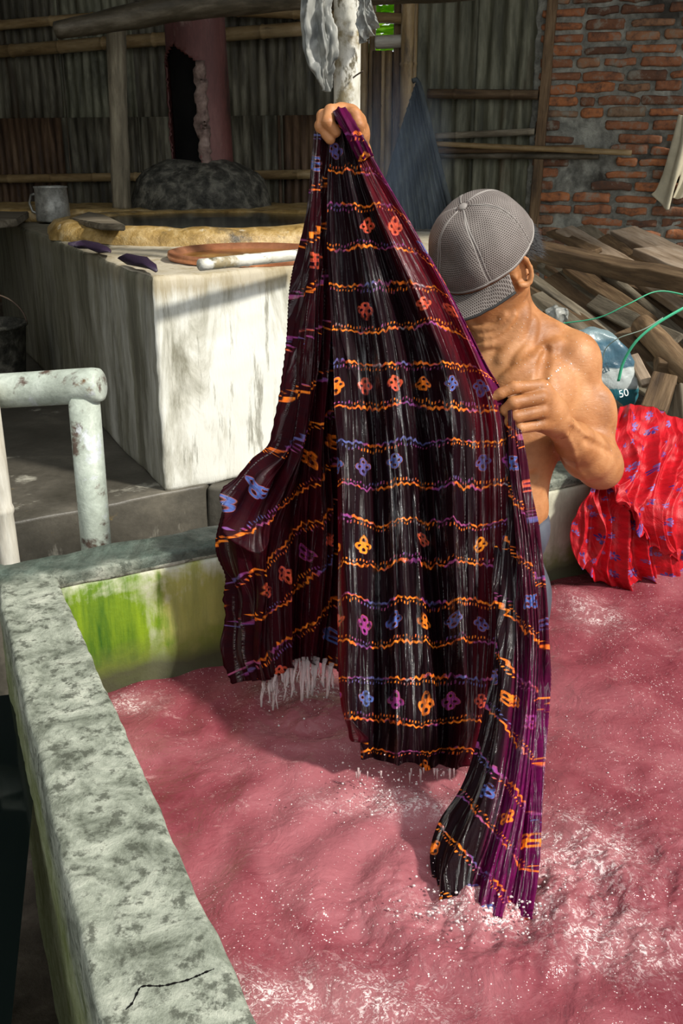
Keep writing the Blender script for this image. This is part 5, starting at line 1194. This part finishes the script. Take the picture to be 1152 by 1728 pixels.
# right hand raised, fist closed over the gathered cloth
HRt = []; rw = NP['rwr']
HRt.append(('c', .01, rw, w3(592, 222, 1.865), .027, .028)); HRt.append(('c', .012, w3(594, 226, 1.86), w3(580, 192, 1.835), .027, .018)); HRt.append(('c', .012, w3(596, 226, 1.865), w3(597, 200, 1.83), .025, .017))
HRt.append(('c', .012, w3(590, 222, 1.865), w3(562, 196, 1.845), .024, .017))
chain(HRt, .003, [w3(590, 215, 1.85), w3(574, 187, 1.825), w3(558, 188, 1.800), w3(553, 207, 1.782), w3(566, 223, 1.782)], [.016, .0125, .0115, .0105, .009])
chain(HRt, .003, [w3(585, 218, 1.855), w3(560, 192, 1.835), w3(545, 196, 1.812), w3(542, 216, 1.790), w3(557, 235, 1.787)], [.015, .0120, .0110, .0100, .0088])
chain(HRt, .003, [w3(585, 225, 1.862), w3(553, 205, 1.855), w3(541, 212, 1.835), w3(545, 230, 1.815), w3(556, 240, 1.812)], [.014, .0115, .0105, .0095, .0082])
chain(HRt, .003, [w3(588, 222, 1.855), w3(592, 190, 1.825), w3(598, 194, 1.798), w3(604, 212, 1.790), w3(604, 230, 1.795)], [.015, .0125, .0115, .0105, .009])
chain(HRt, .006, [w3(595, 228, 1.862), w3(602, 205, 1.845), w3(603, 222, 1.815), w3(600, 240, 1.81)], [.018, .014, .0115, .010])
body_pr = pr+[HL[0], HRt[0]]
lo = [-.02, 1.66, .80]; hi = [.64, 2.28, 1.83]; h = .0040
D, lo_, h_ = build_sdf(body_pr, lo, hi, .007)
V0, F0 = surface_nets(D, lo_, h_)
from mathutils.bvhtree import BVHTree
bt0 = BVHTree.FromPolygons([tuple(q) for q in V0], [tuple(int(i) for i in f) for f in F0]); EY = Vector((0, 0, EYE))
def on_skin(px, py):
    d_ = Vector(ray(px, py)).normalized(); hh = bt0.ray_cast(EY, d_); return (np.array(hh[0]), np.array(d_)) if hh[0] is not None else None
def crease(pts, r, k, sink):
    Q = [on_skin(*p) for p in catmull([(x, y, 0.) for x, y in pts], 9)[:, :2]]; Q = [q[0]+q[1]*sink for q in Q if q is not None]
    for a, b_ in zip(Q[:-1], Q[1:]):
        if np.linalg.norm(a-b_) < .06: body_pr.append(('c', k, a, b_, r, r))
for q in [[(790, 548), (812, 556), (835, 550), (852, 532)], [(797, 566), (825, 570), (848, 557), (868, 532)], [(806, 584), (836, 580), (862, 563), (880, 536)]]: crease(q, .0062, .006, -.0015)
crease([(846, 606), (872, 572), (884, 520)], .010, .016, .003); crease([(872, 612), (892, 580), (900, 540)], .007, .012, .002)
crease([(846, 648), (880, 622), (915, 596), (940, 580)], .009, .014, .004)
crease([(955, 708), (980, 728), (1004, 752)], .0035, .006, -.0005); crease([(948, 722), (965, 752), (975, 790), (990, 808)], .003, .006, -.0003)
crease([(922, 590), (915, 630), (908, 672), (905, 700)], .005, -.016, -.001); crease([(988, 742), (1010, 752), (1032, 764)], .003, -.010, -.0005)
crease([(903, 800), (893, 806), (884, 806)], .003, -.010, -.0005)
D, lo_, h_ = build_sdf(body_pr+HL[1:]+HRt[1:], lo, hi, h)
V0, F0 = surface_nets(D, lo_, h_)
# remove the hands from the coarse surface, they are meshed finely from the same field
def cut(V, F, keep):
    k = keep(V); fk = k[F].all(1); F = F[fk]; used = np.unique(F); mp = -np.ones(len(V), int); mp[used] = np.arange(len(used)); return V[used], mp[F]
dl = (palm-le); dl /= np.linalg.norm(dl); dr_ = (w3(592, 222, 1.865)-NP['relb']); dr_ /= np.linalg.norm(dr_)
pl_ = lw_-dl*.015; prr = rw-dr_*.015
near_l = lambda V: np.linalg.norm(V-palm, axis=1) < .22
def keep_body(V): return ~((((V-pl_)@dl) > .0) & (np.linalg.norm(V-palm, axis=1) < .16) & (V[:, 1] < 1.83)) & ~((((V-prr)@dr_) > .0) & (np.linalg.norm(V-w3(580, 215, 1.83), axis=1) < .13))
V0, F0 = cut(V0, F0, keep_body)
local = lambda P, lo, hi: [q for q in P if (np.minimum(q[2], q[3] if q[0] == 'c' else q[2])-.12 < hi).all() and (np.maximum(q[2], q[3] if q[0] == 'c' else q[2])+.12 > lo).all()]
parts = [(V0, F0)]
for (l_, H_, c_, pp, dd, rad) in [(1, HL, palm, pl_, dl, .16), (2, HRt, w3(580, 215, 1.83), prr, dr_, .13)]:
    lo2 = np.array(c_)-.115; hi2 = np.array(c_)+.115
    D2, l2, h2 = build_sdf(body_pr+HL[1:]+HRt[1:], lo2, hi2, .0016); v2, f2 = surface_nets(D2, l2, h2)
    v2, f2 = cut(v2, f2, (lambda V: (((V-pp)@dd) > -.004) & (np.linalg.norm(V-np.array(c_), axis=1) < rad) & ((V[:, 1] < 1.834) | (l_ == 2)))); parts.append((v2, f2))
Vs = []; Fs = []; off = 0
for v_, f_ in parts: Vs.append(v_); Fs.append(f_+off); off += len(v_)
man = empty('person', (NP['pelvis'][0], NP['pelvis'][1], .0), 'shirtless man in a grey mesh cap, head bowed, holding up the wet batik', 'person')
body = mesh('body', np.vstack(Vs), np.vstack(Fs).tolist(), M['skin'], man)
sm = body.modifiers.new('smooth', 'SMOOTH'); sm.iterations = 3; sm.factor = .5
# nail of the index finger
bm = bmesh.new(); bmesh.ops.create_uvsphere(bm, u_segments=16, v_segments=10, radius=1); bmesh.ops.scale(bm, vec=(.0062, .0022, .0045), verts=bm.verts[:])
nm = Matrix.Translation(W(829, 672, 1.693)) @ Matrix.Rotation(.45, 4, 'Y'); bmobj('fingernail', bm, M['nail'], man, mat4=nm)
# trousers
tp = []
pv = NP['pelvis']
tp.append(('e', .01, pv+np.array([0, 0, .02]), (.106, .128, .13), BR)); tp.append(('e', .03, pv+np.array([0, 0, -.12]), (.114, .132, .12), BR))
for q in (1, -1):
    hipj = pv+BR@np.array([.0, .064*q, -.14]); kn = hipj+np.array([.0, -.02, -.36]); an = kn+np.array([0, .0, -.26])
    tp.append(('c', .03, hipj, kn, .080, .066)); tp.append(('c', .02, kn, np.array([an[0], an[1], .10]), .064, .048))
lo = [pv[0]-.24, pv[1]-.26, .05]; hi = [pv[0]+.24, pv[1]+.22, pv[2]+.12]
D, l_, h_ = build_sdf(tp, lo, hi, .006)
zz = lo[2]+h_*np.arange(D.shape[2]); D = np.maximum(D, (zz-(pv[2]+.052))[None, None, :].astype('f'))
v_, f_ = surface_nets(D, l_, h_)
v_ = np.array([np.array(p)+np.array(nz(p, 12, .007, 3))+np.array(nz((p[0]*2.2, p[1]*2.2, p[2]*.5), 22, .005, 8)) for p in v_])
o = mesh('trousers', v_, f_.tolist(), M['trousers'], man); o.modifiers.new('s', 'SMOOTH').iterations = 3
fp_ = []
for q in (1, -1):
    hipj = pv+BR@np.array([.0, .072*q, -.14]); an = np.array([hipj[0], hipj[1]-.02, .10]); toe = an+BR@np.array([.13, .01*q, -.07])
    fp_ += [('c', .01, an, an+np.array([0, 0, -.03]), .040, .038), ('c', .02, an+BR@np.array([-.02, 0, -.06]), toe, .036, .026)]
D, l_, h_ = build_sdf(fp_, [pv[0]-.35, pv[1]-.35, .0], [pv[0]+.25, pv[1]+.2, .16], .006); v_, f_ = surface_nets(D, l_, h_); mesh('feet', v_, f_.tolist(), M['skin'], man)
# ------------------------------------------------------------------ cap (head frame: x forward, y left, z up)
HM = Matrix(((Fv.x, Lv.x, Uv.x), (Fv.y, Lv.y, Uv.y), (Fv.z, Lv.z, Uv.z))).to_4x4(); HM.translation = Vector(HC)
cap = empty('cap_frame'); bpy.data.objects.remove(cap)
def crown(a, t):
    """a azimuth (0 = front), t 0 (edge) .. 1 (button)"""
    ph = t*PI/2; rx, ry, rz = .108, .090, .118
    c = math.cos(ph)**.72; z = math.sin(ph)**.98*rz
    f = 1+.02*math.cos(a)*math.sin(2*ph)
    p = Vector((rx*c*math.cos(a)*f-.004, ry*c*math.sin(a), z+.002))
    # seams pull the panels in
    sd = abs(((a/(PI/3)+.0) % 1)-.5); seam = max(0, (sd-.42)/.08); p *= (1-.018*seam*math.cos(ph))
    dent = math.exp(-((a-.25)/.35)**2-((t-.45)/.2)**2); p *= 1-.06*dent
    return p+nz(p, 22, .003, 2)
na, nt = 180, 60; V = []; UV = []
for i in range(na+1):
    for j in range(nt+1):
        a = 2*PI*i/na-PI; t = j/nt; V.append(crown(a, t)); k = int(math.floor((a+PI)/(PI/3)+1e-6)); loc = a+PI-(k+.5)*PI/3
        UV.append((loc*math.cos(t*PI/2)**.8*.1/.0040+200+k*60, t*.155/.0036+100))
F = gridfaces(na+1, nt+1)
caproot = mesh('cap', V, F, M['cap'], man, True, UV, mat4=HM.copy()); caproot.modifiers.new('t', 'SOLIDIFY').thickness = .002
for k in range(6):
    a = k*PI/3
    for da in (-.035, .035):
        pts = [crown(a+da*(1 if t < .8 else (1-t)*5), t)*1.012 for t in np.linspace(0.02, .97, 26)]
        V, F = tube(pts, .0022, 6, flat=.6); o = mesh('seam', V, F, M['capseam'], None, mat4=HM.copy()); rel(o, caproot)
bm = bmesh.new(); bmesh.ops.create_uvsphere(bm, u_segments=18, v_segments=10, radius=1); bmesh.ops.scale(bm, vec=(.009, .009, .004), verts=bm.verts[:])
o = bmobj('button', bm, M['capseam'], None, mat4=HM @ Matrix.Translation((-.004, 0, .121))); rel(o, caproot)
V = []; UV = []; nu, nw = 60, 24
def visor(a, w):
    base = crown(a, 0.0); L = .062*math.cos(a*1.08)**.60 if abs(a*1.08) < PI/2 else 0
    y = base.y*1.0; return Vector((base.x+L*w, base.y*(1+.10*w), base.z-.004-.30*abs(y)**1.5*6*w*.5-.012*w))
amax = 1.42
for i in range(nu+1):
    for j in range(nw+1):
        a = -amax+2*amax*i/nu; p = visor(a, j/nw); V.append(p); UV.append((p.y/.0040+500.5, p.x/.0036+500.5))
o = mesh('visor', V, gridfaces(nu+1, nw+1), M['cap'], None, True, UV, mat4=HM.copy()); rel(o, caproot); o.modifiers.new('t', 'SOLIDIFY').thickness = .004
V, F = tube([visor(a, 1.0) for a in np.linspace(-amax, amax, 50)], .003, 8); o = mesh('visor_edge', V, F, M['strapblack'], None, mat4=HM.copy()); rel(o, caproot)
V, F = tube([crown(a, .02)*1.004 for a in np.linspace(0, 2*PI, 80)], .0030, 8); o = mesh('sweatband', V, F, M['capseam'], None, mat4=HM.copy()); rel(o, caproot)
# hair: short strands at the nape and behind the ear
V = []; F = []; rh = random.Random(2)
for k in range(1500):
    q = rh.choice((1, 1, -1)); a = rh.uniform(1.95, PI)*q; u = rh.uniform(-.045, .012); 
    if abs(a) < 2.3 and u < -.015: continue
    base = Vector((.099*math.cos(a)-.005, .079*math.sin(a), u)); n = Vector((math.cos(a), math.sin(a), -.4)).normalized(); L = rh.uniform(.012, .032)
    tip = base+n*L*.45+Vector((-.3, 0, -1))*L*.6+Vector((rh.gauss(0, .003), rh.gauss(0, .003), rh.gauss(0, .003)))
    v_, f_ = tube([base, base.lerp(tip, .5)+n*.002, tip], [.0005, .0004, .0001], 3); o_ = len(V); V += v_; F += [tuple(i+o_ for i in f) for f in f_]
o = mesh('hair', V, F, M['hair'], man, mat4=HM.copy()); o['kind'] = 'stuff'
# froth drops on the shoulder and arm
bt_ = BVHTree.FromPolygons([tuple(v) for v in np.vstack(Vs)], [tuple(int(i) for i in f) for f in np.vstack(Fs)])
V = []; F = []; EY = Vector((0, 0, EYE))
def drop(px, py, r):
    global V, F
    hit = bt_.ray_cast(EY, Vector(ray(px, py)).normalized())
    if hit[0] is None: return
    o_ = len(V); V += [hit[0]+Vector((q.x*r*rh.uniform(.8, 1.3), q.y*r*.7, q.z*r*rh.uniform(.8, 1.3))) for q in bv]; F += [tuple(i+o_ for i in f) for f in bf]
for px, py, r in [(941, 625, .0026), (944, 621, .0022), (938, 627, .002), (963, 614, .0020), (925, 639, .0019), (923, 649, .0018), (930, 634, .0012), (952, 618, .001)]: drop(px, py, r)
for k in range(170): drop(rh.gauss(940, 50), rh.gauss(600, 70), rh.uniform(.0004, .0009))
M['froth'] = MB('white_froth_drop').out((.85, .83, .80), .15, Specular_IOR_Level=.7)
o = mesh('water_drops', V, F, M['froth'], man); o['kind'] = 'stuff'
# thin blue smoke drifting behind the raised cloth
b = MB('blue_smoke'); b.t.nodes.remove(b.b); vp = b.n('ShaderNodeVolumePrincipled'); v = b.tc('Object')
x, y, z = b.sep(v); r = b.math('SQRT', b.math('ADD', b.math('MULTIPLY', x, x), b.math('ADD', b.math('MULTIPLY', y, y), b.math('MULTIPLY', z, z))))
d = b.math('MULTIPLY', b.ramp(r, [(.25, 1), (.98, 0)]), b.ramp(b.noise(b.map(v, (1, 1, .7)), 2.2, 4, .6, .6), [(.38, 0), (.68, 1)]))
b.put(vp.inputs['Density'], b.math('MULTIPLY', d, .9)); vp.inputs['Color'].default_value = (.55, .72, 1, 1); b.t.links.new(vp.outputs[0], b.o.inputs['Volume'])
bm = bmesh.new(); bmesh.ops.create_icosphere(bm, subdivisions=3, radius=1)
sk_ = bmobj('smoke', bm, b.m, None, mat4=Matrix.Translation(W(655, 290, 3.75)) @ Matrix.Diagonal((.26, .32, .46, 1))); tag(sk_, 'thin bluish smoke drifting behind the raised hand and post', 'smoke', kind='stuff')
